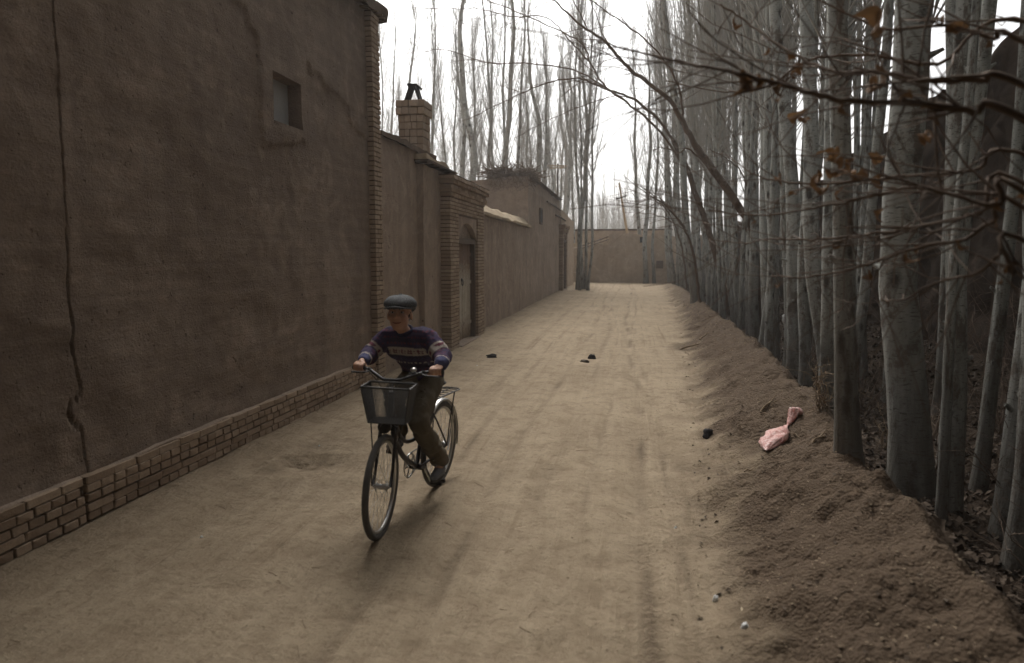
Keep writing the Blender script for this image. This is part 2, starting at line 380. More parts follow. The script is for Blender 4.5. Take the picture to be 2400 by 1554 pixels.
# ---- brick pieces: a few bevelled unit shapes shared by every brick
def brick_mesh(seed, mat):
    rnd = random.Random(seed); bm = bmesh.new(); bmesh.ops.create_cube(bm, size=1)
    for v in bm.verts: v.co += Vector([rnd.uniform(-.022, .022) for _ in range(3)])
    bmesh.ops.bevel(bm, geom=bm.edges[:], offset=.045, segments=1, affect='EDGES')
    for v in bm.verts: v.co += Vector([rnd.uniform(-.012, .012) for _ in range(3)])
    me = bpy.data.meshes.new('brick'); bm.to_mesh(me); bm.free(); me.materials.append(mat); return me
BR = [brick_mesh(i, M['brick']) for i in range(6)]
BRP = [brick_mesh(20+i, M['brick_pale']) for i in range(6)]
brnd = random.Random(5)
def brick(c, size, parent, shapes=BR, rot=(0,0,0), jit=.004, name='brick'):
    o = link(name, brnd.choice(shapes), parent)
    o.location = [a+brnd.uniform(-jit, jit) for a in c]; o.scale = [s*brnd.uniform(.985, 1.015) for s in size]
    o.rotation_euler = [a+brnd.uniform(-.012, .012) for a in rot]; return o

WX = -3.55                                   # lane face of the tall house
# ---- tall mud house
house = thing('mud_house', 'tall windowed mud house with brick footing and long crack beside the lane', 'house', (WX-2, 4, 0))
def off(o, root):                            # meshes are built in world coordinates; keep them there under a root that stands elsewhere
    o.location = -root.location; return o
def tall_wall():
    WY0, WY1, ZT = -9.0, 9.28, 5.12
    win = (6.50, 7.10, 3.14, 3.62)
    _crk = [(121, 20), (128, 120), (136, 250), (145, 400), (152, 510), (160, 640), (164, 720), (172, 770), (167, 805), (176, 850), (181, 880), (187, 905), (184, 925), (164, 945), (159, 965), (166, 985), (190, 1003), (194, 1050), (199, 1100), (206, 1150), (209, 1240)]
    crack = sorted(((q.z, q.y) for q in (at_x(a*1.004, b*1.004, WX) for a, b in _crk)))+[(6, 3.9)]
    _old = [(-.3, 3.80), (.38, 3.80), (.62, 3.72), (.78, 3.70), (.86, 3.56), (.95, 3.55), (1.02, 3.70), (1.10, 3.78), (1.35, 3.77), (1.52, 3.72), (1.62, 3.68), (1.72, 3.74), (2.2, 3.74), (3.4, 3.80), (5.2, 3.86)]
    edge_hi = [(5.0, 4.55), (6.0, 4.10), (6.25, 3.98)]                  # lower lip of the upper coat left of the window
    def raised(y, z):
        j = fbm((y*7, z*7, 2), 3)*.05+fbm((y*22, z*22, 5), 2)*.015
        y2, z2 = y+j, z+j
        s = 0
        if 6.28 < y2 < 7.22 and 2.86+.18*(y2-6.3) < z2 < 3.92: s = .020   # patch round the window
        lip = pw(y2, [(4.6, 4.75), (5.3, 4.45), (6.0, 4.05), (6.3, 3.86), (7.2, 3.88), (7.9, 3.76), (8.45, 3.70), (8.52, 3.45), (8.8, 3.40)])
        if z2 > lip: s = max(s, .022)
        return s
    ys = axis_steps(WY0, 1.8, lambda v: .4)[:-1]+axis_steps(1.85, 3.44, lambda v: .05)+axis_steps(3.48, 3.92, lambda v: .006)+axis_steps(3.95, WY1-.02, lambda v: .024)
    ys = sorted(set([round(v, 4) for v in ys if not any(abs(v-q) < .012 for q in win[:2])]+list(win[:2])+[WY1]))
    zs = axis_steps(-.2, ZT, lambda v: .028)
    zs = sorted(set([round(v, 4) for v in zs if v < ZT-.01 and not any(abs(v-q) < .012 for q in win[2:])]+list(win[2:])+[ZT]))
    m = MB(); vs = []
    for z in zs:
        cy = pw(z, crack)+fbm((z*9, 1, 1), 3)*.007; cw = (.0045+.006*abs(fbm((z*3.1, 4, 4), 2))+.016*math.exp(-((z-.9)/.25)**2)+.007*math.exp(-((z-1.55)/.2)**2)+.005*sstep(.6, .2, z))*max(.15, min(1.2, .75+1.1*fbm((z*5, 9, 2), 3)))
        for y in ys:
            x = WX+fbm((y*.5, z*.5, 1), 3)*.03+fbm((y*2.3, z*2.8, 3), 3)*.010+fbm((y*8, z*14, 6), 2)*.0035
            x += .012*sstep(.55, .3, z)
            if y > 1.5: x += raised(y, z)
            d = abs(y-cy)
            if d < .12 and y > 2: x -= .045*max(0, 1-(d/cw)**2) if d < cw else 0; x += (.004 if y > cy else .0)*(1-sstep(.0, .12, d)); x -= .012*max(0, fbm((y*14, z*9, 4), 3))*(1-sstep(0, .03, d))
            vs.append((x, y, z))
    n = len(ys); fs = []
    wi = (ys.index(win[0]), ys.index(win[1]), zs.index(win[2]), zs.index(win[3]))
    for j in range(len(zs)-1):
        for i in range(n-1):
            if wi[0] <= i < wi[1] and wi[2] <= j < wi[3]: continue
            k = j*n+i; fs.append((k, k+1, k+n+1, k+n))
    m.add(vs, fs, True)
    # reveals of the little window, running back from the face
    def loop(idx, dp, inset):
        pts = [Vector(vs[i]) for i in idx]; cc = Vector((0, (win[0]+win[1])/2, (win[2]+win[3])/2)); b = []
        for p in pts:
            q = p.copy(); q.x = WX-dp; q.y = lerp(q.y, cc.y, inset); q.z = lerp(q.z, cc.z, inset); b.append(q)
        L = len(pts); m.add(pts+b, [(i, (i+1) % L, L+(i+1) % L, L+i) for i in range(L)], False)
    ring = [wi[2]*n+i for i in range(wi[0], wi[1])]+[j*n+wi[1] for j in range(wi[2], wi[3])]+[wi[3]*n+i for i in range(wi[1], wi[0], -1)]+[j*n+wi[0] for j in range(wi[3], wi[2], -1)]
    loop(ring, .125, .03)
    # the other sides and the flat roof
    mud_block(m, WX-4.6, WX-.02, WY0, WY1-.01, -.2, ZT-.03, .4, .02, 3, sides='blrt')
    off(m.build('wall', M['mud'], house), house)
    p = MB(); p.box((WX-.145, win[0]-.05, win[2]-.05), (WX-.118, win[1]+.05, win[3]+.05))
    b = off(p.build('window_board', mk_simple('grey_board', (.27, .265, .25), (.36, .35, .335), 7, .8, .2), house), house)
    tag(b, 'grey board closing the small square window')
tall_wall()
# uneven earthen edge of its flat roof
def roof_edge():
    m = MB(); mud_block(m, WX-.35, WX+.13, -9, 9.62, 5.05, lambda x, y: 5.21, .10, .045, 11, 2.2, .022, 'fbtlr')
    off(m.build('roof_edge', M['mortar'], house), house)
    m = MB(); rr = random.Random(8)
    for k in range(60):                                        # reed ends sticking out under it
        y = rr.uniform(4, 9.6); m.tube([(WX-.1, y, 5.07), (WX+rr.uniform(.10, .19), y+rr.uniform(-.05, .05), 5.05+rr.uniform(-.03, .015))], rr.uniform(.005, .012), 5)
    off(m.build('reeds', M['drytwig'], house), house)
roof_edge()
# brick footing: courses of headers and stretchers
def footing():
    m = MB(); m.box((WX-.05, -9, -.15), (WX+.040, 9.04, .305)); p = off(m.build('footing', M['mortar'], house), house)
    o = Vector(house.location)
    H = .062
    for c in range(6):
        z = -.012+H*c; head = c in (1, 3, 4)
        if c == 5: L = .245
        else: L = .118 if head else .245
        y = 2.55+(.06 if c % 2 else 0)+brnd.uniform(0, .05)
        while y < 9.03:
            l = min(L*brnd.uniform(.94, 1.06), 9.05-y)
            if y < 3.785 < y+l+.015 and c > 0: l = max(.01, 3.785-y)      # the crack runs on down through the courses
            elif 3.78 < y < 3.797 and c > 0: y = 3.80; continue
            if l > .05:
                pr = .052 if c < 5 else .042
                dz = .012*fbm((y*.6, c*.3, 0), 2)
                brick((WX+.0+pr/2-o.x*0, y+l/2, z+H/2+dz), (.10, l-.011, H-.010), p, BR, jit=.003)
            y += l
    m = MB(); mud_block(m, WX-.04, WX+.050, -9, 9.03, .352, lambda x, y: .372-.3*max(0, x-WX), .07, .010, 4, 2.5, .004, 'ftlr')   # mud smeared along the top course
    off(m.build('ledge', M['mud2'], house), house)
footing()
# brick corner pilaster
def pilaster():
    y0, y1, xf = 9.06, 9.36, WX+.095
    m = MB(); m.box((WX-.1, y0+.02, -.1), (xf-.014, y1-.02, 5.06)); p = off(m.build('pilaster', M['mortar'], house), house)
    H = .0655; z = .0; c = 0
    while z < 5.03:
        a = .19 if c % 2 else .105
        a += brnd.uniform(-.012, .012)
        for s, e in ((y0, y0+a), (y0+a, y1)):
            brick((xf-.055, (s+e)/2, z+H/2), (.11, e-s-.011, H-.0135), p, BRP, jit=.0035)
        z += H; c += 1
pilaster()

# ---- lower house beyond, with an eave and a chimney
hB = thing('mud_house', 'low mud house with a brick chimney between the tall house and the brick gateway', 'house', (-5.5, 10.9, 0))
def low_house():
    m = MB(); mud_block(m, -8.0, -3.50, 9.38, 11.12, -.2, 3.50, .09, .02, 21, sides='fbtlr')
    off(m.build('wall', M['mud2'], hB), hB)
    m = MB(); mud_block(m, -8.0, -3.39, 11.11, 12.62, -.2, 3.30, .09, .016, 23, sides='fbtlr')
    off(m.build('side_bay', M['mud2'], hB), hB)
    m = MB(); mud_block(m, -7.9, -3.44, 9.40, 12.1, 3.48, lambda x, y: 3.57, .08, .03, 25, 2.4, .014); off(m.build('roof', M['mortar'], hB), hB)
    m = MB()                                                    # thin timber eave
    m.box((-4.3, 10.98, 3.335), (-3.26, 12.92, 3.362)); off(m.build('eave_board', M['wood'], hB), hB)
    m = MB()
    for k in range(5): m.tube([(-4.2, 11.06+k*.36, 3.316), (-3.30, 11.05+k*.36, 3.316)], .017, 6)
    off(m.build('eave_pole', M['wood'], hB), hB)
    m = MB(); mud_block(m, -4.3, -3.30, 11.0, 12.45, 3.366, lambda x, y: 3.45+.05*(x < -3.6)-.05*sstep(12, 12.5, y), .07, .02, 29, 2.4, .014); off(m.build('eave_earth', M['mudcap'], hB), hB)
low_house()
def chimney(root, cx, cy, z0, z1, w, courses, name='chimney'):
    m = MB(); m.box((cx-w/2+.012, cy-w/2+.012, z0-.1), (cx+w/2-.012, cy+w/2-.012, z1-.02)); p = off(m.build(name, M['mortar'], root), root)
    h = (z1-z0)/courses
    for c in range(courses):
        proud = .035 if c >= courses-2 else 0
        W = w+2*proud; t = .11
        for sx, sy in ((1, 0), (-1, 0), (0, 1), (0, -1)):
            sp = brnd.choice((.0, .1, -.1))*w
            L = W if sx else W-2*t
            if sx: segs = ((-W/2, sp), (sp, W/2))
            else: segs = ((-W/2+t, sp*.5), (sp*.5, W/2-t))
            for a, b in segs:
                if sx: ce, sz = (cx+sx*(W/2-t/2), cy+(a+b)/2), (t, b-a-.008)
                else: ce, sz = (cx+(a+b)/2, cy+sy*(W/2-t/2)), (b-a-.008, t)
                brick((*ce, z0+h*(c+.5)), (*sz, h-.012), p, BRP, jit=.005)
    return p
chimney(hB, -3.73, 11.75, 3.45, 4.43, .44, 8)
def chimney_tiles():
    cx, cy, z = -3.73, 11.75, 4.43
    for s in (-1, 1):
        m = MB(); a = Vector((cx+s*.13, cy, z)); b = Vector((cx+s*.035, cy, z+.27)); n = 5
        for k in range(2): m.bar(a+Vector((0, -.06+.12*k, 0)), b+Vector((0, -.06+.12*k, 0)), .11, .035, (s, 0, .3))
        off(m.build('smoke_tile', M['soot_shade'], hB), hB)
    m = MB(); m.bar((cx-.10, cy-.01, z+.285), (cx+.07, cy+.01, z+.275), .2, .04); m.bar((cx+.02, cy+.02, z+.30), (cx+.12, cy+.03, z+.235), .16, .03)
    off(m.build('smoke_cap', M['soot_shade'], hB), hB)
chimney_tiles()

# ---- brick gateway
M['door'] = None
def mk_door():
    t = NT('worn_door'); P = t.wpos(); n = t.noise(t.wpos((5, 5, .8)), 2.5, 6, .7); z = t.noise(P, 14, 5, .7)
    sep = t.new('ShaderNodeSeparateXYZ'); t.t.links.new(P, sep.inputs[0])
    col = t.mix(t.ramp(n, (.3, 0), (.7, 1)), (.22, .185, .14), (.42, .385, .315))
    top = t.ramp(t.math('ADD', t.math('DIVIDE', sep.outputs[2], 2.1), t.math('MULTIPLY', t.math('SUBTRACT', z, .5), .5)), (.62, 0), (.80, 1))
    col = t.mix(top, col, (.13, .078, .046))
    bot = t.ramp(t.math('ADD', sep.outputs[2], t.math('MULTIPLY', t.math('SUBTRACT', z, .5), .6)), (.15, 1), (.55, 0)); col = t.mix(bot, col, (.17, .125, .085))
    col = t.mix(t.math('MULTIPLY', t.ramp(z, (.3, 1), (.45, 0)), .7), col, (.10, .07, .05))
    t.bump(t.math('ADD', n, z), .5, .01); return t.done(col, .8)
M['door'] = mk_door()
def gateway(root, y0, y1, yd0, yd1, xf, ztop, zl, bricks=True, shapes=BRP):
    xb = xf-.22; zc = ztop-.36
    m = MB()
    m.box((xb, y0+.022, -.15), (xf-.008, yd0-.02, zc)); m.box((xb, yd1+.02, -.15), (xf-.008, y1-.022, zc)); m.box((xb, yd0-.006, zl+.52), (xf-.011, yd1+.006, zc))
    p = off(m.build('frame', M['mortar'], root), root)
    H = .0685
    c = 0; z = -.03
    while z < zc-.02:
        if z < zl+.52: spans = ((y0, yd0), (yd1, y1))
        else: spans = ((y0, y1),)
        for a, b in spans:
            y = a; first = True
            while y < b-.03:
                L = (.25 if bricks else .5)*brnd.uniform(.96, 1.04)
                if first and c % 2: L *= .5
                first = False
                if b-y-L < .07: L = b-y
                brick((xf-.111, y+L/2, z+H/2), (.222, L-.011, H-.013), p, shapes, jit=.003); y += L
        z += H; c += 1
    # corbelled cornice
    m = MB(); m.box((xb, y0+.01, zc), (xf-.02, y1-.01, ztop-.02)); q = off(m.build('cornice', M['mortar'], root), root)
    for k, pr in enumerate((.025, .06, .035, .095, .115)):
        h = (ztop-zc)/5; a, b = y0-pr, y1+pr; y = a
        while y < b-.03:
            L = (.26 if bricks else .6)*brnd.uniform(.97, 1.03)
            if b-y-L < .09: L = b-y
            brick(((xf+pr+xb)/2, y+L/2, zc+h*(k+.5)), (xf+pr-xb, L-.006, h-.006), q, BR, jit=.003); y += L
    m = MB(); mud_block(m, xb, xf+.10, y0-.08, y1+.08, ztop-.01, ztop+.02, .06, .012, 31, 2.5, .008); off(m.build('cornice_mud', M['mortar'], root), root)
    # plaster panel with an arched hollow over the door
    ym = (yd0+yd1)/2; hw = (yd1-yd0)/2; m = MB(); N = 28; zp = zl+.53
    def arch(y): u = abs(y-ym)/hw; return zl+.10+.30*(1-u**2.2)-.0*u
    fr, bk = [], []
    for i in range(N+1):
        y = lerp(yd0-.004, yd1+.004, i/N); a = arch(min(max(y, yd0), yd1)); fr += [(xf-.035, y, a), (xf-.035, y, zp)]; bk += [(xf-.15, y, a)]
    m.add(fr, [(2*i, 2*i+2, 2*i+3, 2*i+1) for i in range(N)]); L = [fr[2*i] for i in range(N+1)]
    m.add(L+bk, [(i, N+1+i, N+2+i, i+1) for i in range(N)])
    off(m.build('arch_panel', M['mud2'], root), root)
    m = MB(); m.box((xf-.17, yd0-.005, zl+.03), (xf-.145, yd1+.005, zp)); off(m.build('tympanum', M['mud2'], root), root)
    m = MB(); m.box((xf-.20, yd0+.01, -.1), (xf-.06, yd0+.11, zl)); m.box((xf-.20, yd1-.11, -.1), (xf-.06, yd1-.005, zl)); m.box((xf-.205, yd0+.0, zl), (xf-.05, yd1-.0, zl+.10))
    off(m.build('door_frame', M['wood'], root), root)
    m = MB(); m.box((xf-.20, yd0, -.1), (xf+.05, yd1, .055)); off(m.build('threshold', M['mud2'], root), root)
    n = 4
    for k in range(2):
        a, b = (yd0+.115, ym-.012) if k == 0 else (ym+.012, yd1-.115)
        m = MB(); m.box((xf-.190, a, .07), (xf-.170, b, zl-.006)); leaf = off(m.build('door_leaf', M['wood'], root), root)
        for i in range(3):
            ya, yb = lerp(a, b, i/3)+.006, lerp(a, b, (i+1)/3)-.006
            pm = MB(); pm.box((xf-.169, ya, .08), (xf-.150-.002*(i % 2), yb, zl-.012)); pm.build('plank', M['door'], leaf)
        for zz in (.35, 1.2, zl-.25):
            pm = MB(); pm.box((xf-.149, a+.01, zz), (xf-.130, b-.01, zz+.07)); pm.build('rail', M['door'], leaf)
        if k: continue
        rm = MB(); rc = Vector((xf-.125, (b-.12) if k == 0 else (a+.10), 1.30))
        rm.tube([rc+Vector((.012, .055*math.cos(t*math.pi/8), -.055+.06*math.sin(t*math.pi/8))) for t in range(16)], .009, 6, closed=True); rm.lathe([(.035, -.012), (.035, .006), (.015, .016)], rc, (1, 0, 0), 10)
        rm.build('ring_handle', M['iron'], leaf)
gA = thing('gateway', 'corbelled brick gateway with worn pale plank doors beside the low mud house', 'gateway', (-3.35, 13.6, 0))
gateway(gA, 12.12, 15.05, 12.76, 14.42, -3.20, 3.22, 2.03)

# ---- courtyard wall with pale coping
cw = thing('courtyard_wall', 'mud courtyard wall with pale sloping coping between the two gateways', 'wall', (-3.6, 19, 0))
def courtyard():
    m = MB(); mud_block(m, -3.82, -3.40, 15.04, 23.4, -.2, 2.74, .10, .018, 41); off(m.build('wall', M['mud2'], cw), cw)
    m = MB(); mud_block(m, -3.95, -3.31, 15.05, 23.35, 2.735, lambda x, y: 2.80+.24*sstep(-3.31, -3.62, x), .07, .02, 43, 2.0, .010); off(m.build('coping', M['mudcap'], cw), cw)
courtyard()
# ---- farther house, brush on its roof
hD = thing('mud_house', 'plain mud house with brushwood on its roof beyond the courtyard wall', 'house', (-6, 29, 0))
def far_house():
    m = MB(); mud_block(m, -10.5, -3.42, 23.2, 34.0, -.2, lambda x, y: 4.44-.14*sstep(-3.6, -6, x), .17, .03, 51); off(m.build('wall', M['mud2'], hD), hD)
    m = MB(); m.box((-4.2, 23.9, 4.47), (-3.26, 33.8, 4.50)); off(m.build('eave_board', M['wood'], hD), hD)
    m = MB(); mud_block(m, -4.2, -3.32, 23.95, 33.7, 4.50, 4.54, .15, .02, 53, 2.0, .01); off(m.build('roof_earth', M['mudcap'], hD), hD)
    c = at_x(1267, 492, -3.42); d = at_x(1271, 523, -3.42)
    m = MB(); m.box((-3.46, c.y-.3, d.z), (-3.395, c.y+.3, c.z)); o = off(m.build('window', M['soot_shade'], hD), hD)  # dark slab stands for the shade inside the window opening
    m = MB()
    for a, b in (((c.y-.36, d.z-.07), (c.y+.36, d.z)), ((c.y-.36, c.z), (c.y+.36, c.z+.06)), ((c.y-.36, d.z), (c.y-.3, c.z)), ((c.y+.3, d.z), (c.y+.36, c.z))): m.box((-3.46, a[0], a[1]), (-3.375, b[0], b[1]))
    m.build('window_frame', M['wood'], o)
    for yy, zz, ln in ((28.2, 3.98, 5.2), (31.6, 3.62, 4.6)):
        m = MB(); m.tube([(-3.36, yy, zz), (-3.34, yy+ln*.5, zz+.02), (-3.33, yy+ln, zz-.03)], .035, 7); off(m.build('pole', M['wood'], hD), hD)
far_house()
chimney(hD, -4.3, 30.8, 4.4, 5.45, .55, 6)
def brushwood():
    t = thing('brushwood_heap', 'heap of dry brushwood on the corner of the mud roof', 'brushwood', (-4.1, 23.6, 4.45)); rr = random.Random(3)
    m = MB()
    for k in range(520):
        c = Vector((rr.uniform(-.75, .75), rr.uniform(-.25, .75), rr.uniform(.0, .30)*(1-.3*rr.random())))
        d = Vector((rr.gauss(0, 1), rr.gauss(0, .7), rr.gauss(0, .38))).normalized()*rr.uniform(.2, .7)
        mid = c+Vector((0, 0, rr.uniform(-.05, .06))); m.tube([c-d, mid, c+d], [.012, .010, .004], 4, False)
    for k in range(46):
        c = Vector((rr.uniform(-.7, .75), rr.uniform(-.55, -.42), rr.uniform(-.05, .1)))
        pts = [c+Vector((rr.uniform(-.1, .1)*i, -.04*i if i < 2 else -.08, -i*rr.uniform(.05, .16))) for i in range(5)]; m.tube(pts, [.008, .007, .006, .005, .003], 4, False)
    m.build('twigs', M['twig_brown'], t)
brushwood()
gB = thing('gateway', 'narrow far gateway with short cornice near the clump of poplars', 'gateway', (-3.4, 35, 0))
gateway(gB, 33.75, 36.3, 34.35, 35.75, -3.22, 3.28, 2.45, bricks=False)
eW = thing('courtyard_wall', 'plain mud wall running from the narrow far gateway to the poplar clump', 'wall', (-3.6, 39, 0))
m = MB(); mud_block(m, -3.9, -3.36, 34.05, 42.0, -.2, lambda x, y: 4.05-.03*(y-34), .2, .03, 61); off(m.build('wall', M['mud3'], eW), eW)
# ---- far end of the lane
def farwalls():
    def one(label, x0, x1, y0, y1, z, seed, mat, amp=.035):
        t = thing('mud_wall', label, 'wall', ((x0+x1)/2, (y0+y1)/2, 0)); m = MB()
        # faces the lane's length: built with its long side along x
        mud_block(m, x0, x1, y0, y1, -.3, z, .16, amp, seed); o = off(m.build('wall', mat, t), t); return t
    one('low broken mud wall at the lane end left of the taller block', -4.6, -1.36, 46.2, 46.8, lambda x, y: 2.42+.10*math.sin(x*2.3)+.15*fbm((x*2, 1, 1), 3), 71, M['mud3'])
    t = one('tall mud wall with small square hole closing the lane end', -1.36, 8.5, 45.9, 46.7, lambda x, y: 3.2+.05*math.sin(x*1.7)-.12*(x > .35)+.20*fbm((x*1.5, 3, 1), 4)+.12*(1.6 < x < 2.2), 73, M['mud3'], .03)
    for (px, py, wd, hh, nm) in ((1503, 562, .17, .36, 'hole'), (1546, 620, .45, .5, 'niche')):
        c = at_y(px, py, 45.87); mm = MB(); mm.box((c.x-wd/2, 45.80, c.z-hh/2), (c.x+wd/2, 45.92, c.z+hh/2)); off(mm.build(nm, M['soot_shade'] if nm == 'hole' else M['mortar'], t), t)  # dark boxes paint the shade of a hole and a niche
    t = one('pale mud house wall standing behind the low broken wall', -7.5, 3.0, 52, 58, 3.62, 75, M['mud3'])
    m = MB(); m.box((-7.6, 51.85, 3.63), (3.1, 58, 3.74)); off(m.build('roof_edge', M['mortar'], t), t)
    m = MB(); mud_block(m, -4.6, -1.2, 47.2, 47.5, -.2, 2.62, .2, .04, 77); o = m.build('mud_wall', M['mudcap']); tag(o, 'strip of pale coping seen just over the low broken wall', 'wall')
    # rough sticks leaning at the joint
    t = thing('stick_ladder', 'rough stick ladder leaning on the low broken wall', 'ladder', (-1.8, 46, 2.4)); 
    a, b = Vector((-3.3, 46.12, 2.35)), Vector((-1.30, 46.12, 3.05))
    for k in range(2): mm = MB(); mm.tube([a+Vector((0, 0, -.16*k)), b+Vector((0, 0, -.2*k))], .03, 6); off(mm.build('rail', M['wood'], t), t)
    for k in range(4): mm = MB(); q = a.lerp(b, .3+.2*k); mm.tube([q+Vector((0, -.02, .09)), q+Vector((.03, -.02, -.30))], .02, 5); off(mm.build('rung', M['wood'], t), t)
farwalls()
# ---- added shade: unseen mud block over the lane, put there to darken the foreground
br = thing('added_shade_room', 'added mud block over the lane, out of view, shading the foreground', 'added_shade', (0, -3, 0))
def added_shade():
    m = MB(); mud_block(m, -3.50, 3.5, -8.0, 2.25, 2.90, 5.3, .35, .03, 91, sides='fbtlr'); m.box((-3.48, -7.9, 2.91), (3.4, 2.2, 2.95)); off(m.build('shade_room', M['mud'], br), br)
    m = MB(); mud_block(m, 2.95, 3.45, -8.0, 1.9, -.5, 2.92, .3, .03, 93); off(m.build('side_wall', M['mud'], br), br)
    for k in range(17): m = MB(); y = -7.6+k*.575; m.tube([(-3.5, y, 2.85), (3.3, y, 2.85)], .06, 8); off(m.build('beam', M['wood'], br), br)
added_shade()
# ---- mud wall behind the belt of poplars, on the far side of the ditch
bw = thing('field_wall', 'rough dark mud wall behind the row of poplars across the ditch', 'wall', (6.4, 16, 0))
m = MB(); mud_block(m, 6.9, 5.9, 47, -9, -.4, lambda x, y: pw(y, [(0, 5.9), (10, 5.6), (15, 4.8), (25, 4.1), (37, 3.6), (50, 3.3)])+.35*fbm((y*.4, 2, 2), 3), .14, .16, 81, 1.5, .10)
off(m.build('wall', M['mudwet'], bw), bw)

# ================================================================== POPLARS
def poplar_variant(seed, H=16.0, clear=4.5, nb=95, spread=1.0, twigs=9, stubs=6):
    rr = random.Random(seed); tm = MB(); cm = MB(); n = 22
    ax = []
    ph = [rr.uniform(0, 6.28) for _ in range(4)]; k1 = rr.uniform(.05, .15)
    def axis(z): return Vector((k1*math.sin(z*.55+ph[0])*min(1, z/2)+.03*math.sin(z*1.7+ph[1])*min(1, z/2), k1*math.sin(z*.5+ph[2])*min(1, z/2)+.03*math.sin(z*1.5+ph[3])*min(1, z/2), z))
    def rad(z): return .12*((1-z/H)**.72)*.90+.005+.045*math.exp(-max(z, 0)*3.2)
    zs = [-.35, 0, .12, .3, .6]+[1+i*(H-1)/20 for i in range(21)]
    path = [axis(max(z, 0)) if z >= 0 else Vector((0, 0, z)) for z in zs]; tm.tube(path, [rad(max(z, 0)) for z in zs], 12)
    for k in range(stubs):                                    # knots and cut stubs
        z = rr.uniform(.8, clear+2); a = rr.uniform(0, 6.28); p = axis(z); r = rad(z); d = Vector((math.cos(a), math.sin(a), .5))
        tm.tube([p+d*r*.7, p+d*(r*1.25), p+d*(r*1.25+rr.uniform(.01, .06))], [r*.33, r*.2, r*.14], 6)
    for i in range(nb):
        h = clear+(H-clear-.3)*rr.random()**.85; f = h/H; a = rr.uniform(0, 6.283); L = ((1-f)*4.6+.7)*rr.uniform(.6, 1.15)
        p = axis(h); az = Vector((math.cos(a), math.sin(a), 0)); ang = rr.uniform(.62, .95)*spread; pts = [p.copy()]; seg = L/6; end = rr.uniform(.06, .20)*spread
        ds = []
        for s in range(6):
            t = (s+1)/6; th = lerp(ang, end, t**.6)+rr.gauss(0, .05); d = az*math.sin(th)+Vector((rr.gauss(0, .04), rr.gauss(0, .04), math.cos(th))); p = p+d*seg; pts.append(p.copy()); ds.append(d)
        r0 = .008+.016*(1-f); cm.tube(pts, [lerp(r0, .0035, (s/6)**.8) for s in range(7)], 4, False)
        for q in range(twigs):
            t = rr.uniform(.12, .98)*6; k = min(5, int(t)); b = pts[k].lerp(pts[k+1], t-k); th = rr.uniform(.12, .5); a2 = rr.uniform(0, 6.283)
            d = (Vector((math.cos(a2)*math.sin(th), math.sin(a2)*math.sin(th), math.cos(th)))); l = rr.uniform(.35, 1.25)
            cm.tube([b, b+d*l*.5, b+d*l*.75+Vector((0, 0, l*.32))], [.0045, .0036, .002], 3, False)
    return tm.mesh('trunk', M['bark']), cm.mesh('crown', M['twig'])
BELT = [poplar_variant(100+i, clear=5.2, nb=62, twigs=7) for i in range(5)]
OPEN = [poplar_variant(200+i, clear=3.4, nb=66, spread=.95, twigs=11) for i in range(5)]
trnd = random.Random(77)
def poplar(loc, radius, hs=1.0, lean=(0, 0), var=None, label='', group=None, rz=None):
    t = thing('poplar_tree', label, 'tree', loc, group)
    tr, cr = var or trnd.choice(BELT)
    a = link('trunk', tr, t); b = link('crown', cr, t); s = radius/.12
    t.scale = (s, s, hs); k = min(1, s**-.7) if s > 1 else s**-.85
    b.scale = (k, k, 1); t.rotation_mode = 'XYZ'; t.rotation_euler = (lean[0], lean[1], trnd.uniform(0, 6.28) if rz is None else rz)
    # lean is applied in world axes: spin first, then tip
    t.rotation_euler = (Matrix.Rotation(lean[0], 3, 'X') @ Matrix.Rotation(lean[1], 3, 'Y') @ Matrix.Rotation(trnd.uniform(0, 6.28) if rz is None else rz, 3, 'Z')).to_euler()
    return t
G_BELT = 'poplars crowding the ditch bank'
def belt_label(px):
    for lim, s in ((1605, 'slender grey poplar crowded at the far end of the ditch bank near the end wall'), (1650, 'grey poplar on the far bank beside the small bent brown trees'), (1700, 'grey poplar just beyond the arching brown leaning tree'), (1780, 'grey poplar between the arching brown tree and the dark forked tree'), (1850, 'grey poplar between the dark forked tree and the thorny shrub'), (9999, 'slim poplar standing right beside the thickest trunk')):
        if px < lim: return s
L_BACK = 'thin dark poplar behind the front row in the leafy ditch'
# front row, read from the photograph: base pixel, trunk width in pixels, pixel shift of the trunk at the picture's top
front = [(1571, 664, 12, -30), (1581, 668, 11, -40), (1590, 671, 12, -45), (1600, 675, 13, -40), (1610, 684, 12, -50), (1619, 692, 16, -60), (1631, 704, 20, -75), (1644, 702, 14, -40),
         (1667, 723, 20, -58), (1679, 724, 13, -35), (1693, 736, 13, -30), (1722, 758, 17, -45), (1740, 773, 19, -40), (1757, 784, 15, -20),
         (1773, 795, 26, -28), (1803, 833, 24, -30), (1821, 839, 19, -22), (1848, 872, 22, -10), (1868, 886, 40, -36), (1952, 953, 44, -42), (1998, 1070, 56, -30), (2152, 1188, 100, 30), (2235, 1222, 52, 40)]
special = {(2152, 1188): ('thickest pale poplar trunk on the ditch bank with a flared dark foot', .0), (1998, 1070): ('pale poplar leaning slightly beside the pink bag on the bank', 0),
           (1952, 953): ('straight grey poplar with a smooth clean trunk above the pink bag', 0), (1868, 886): ('pale poplar behind the thorny brush beside the caught white bag', 0)}
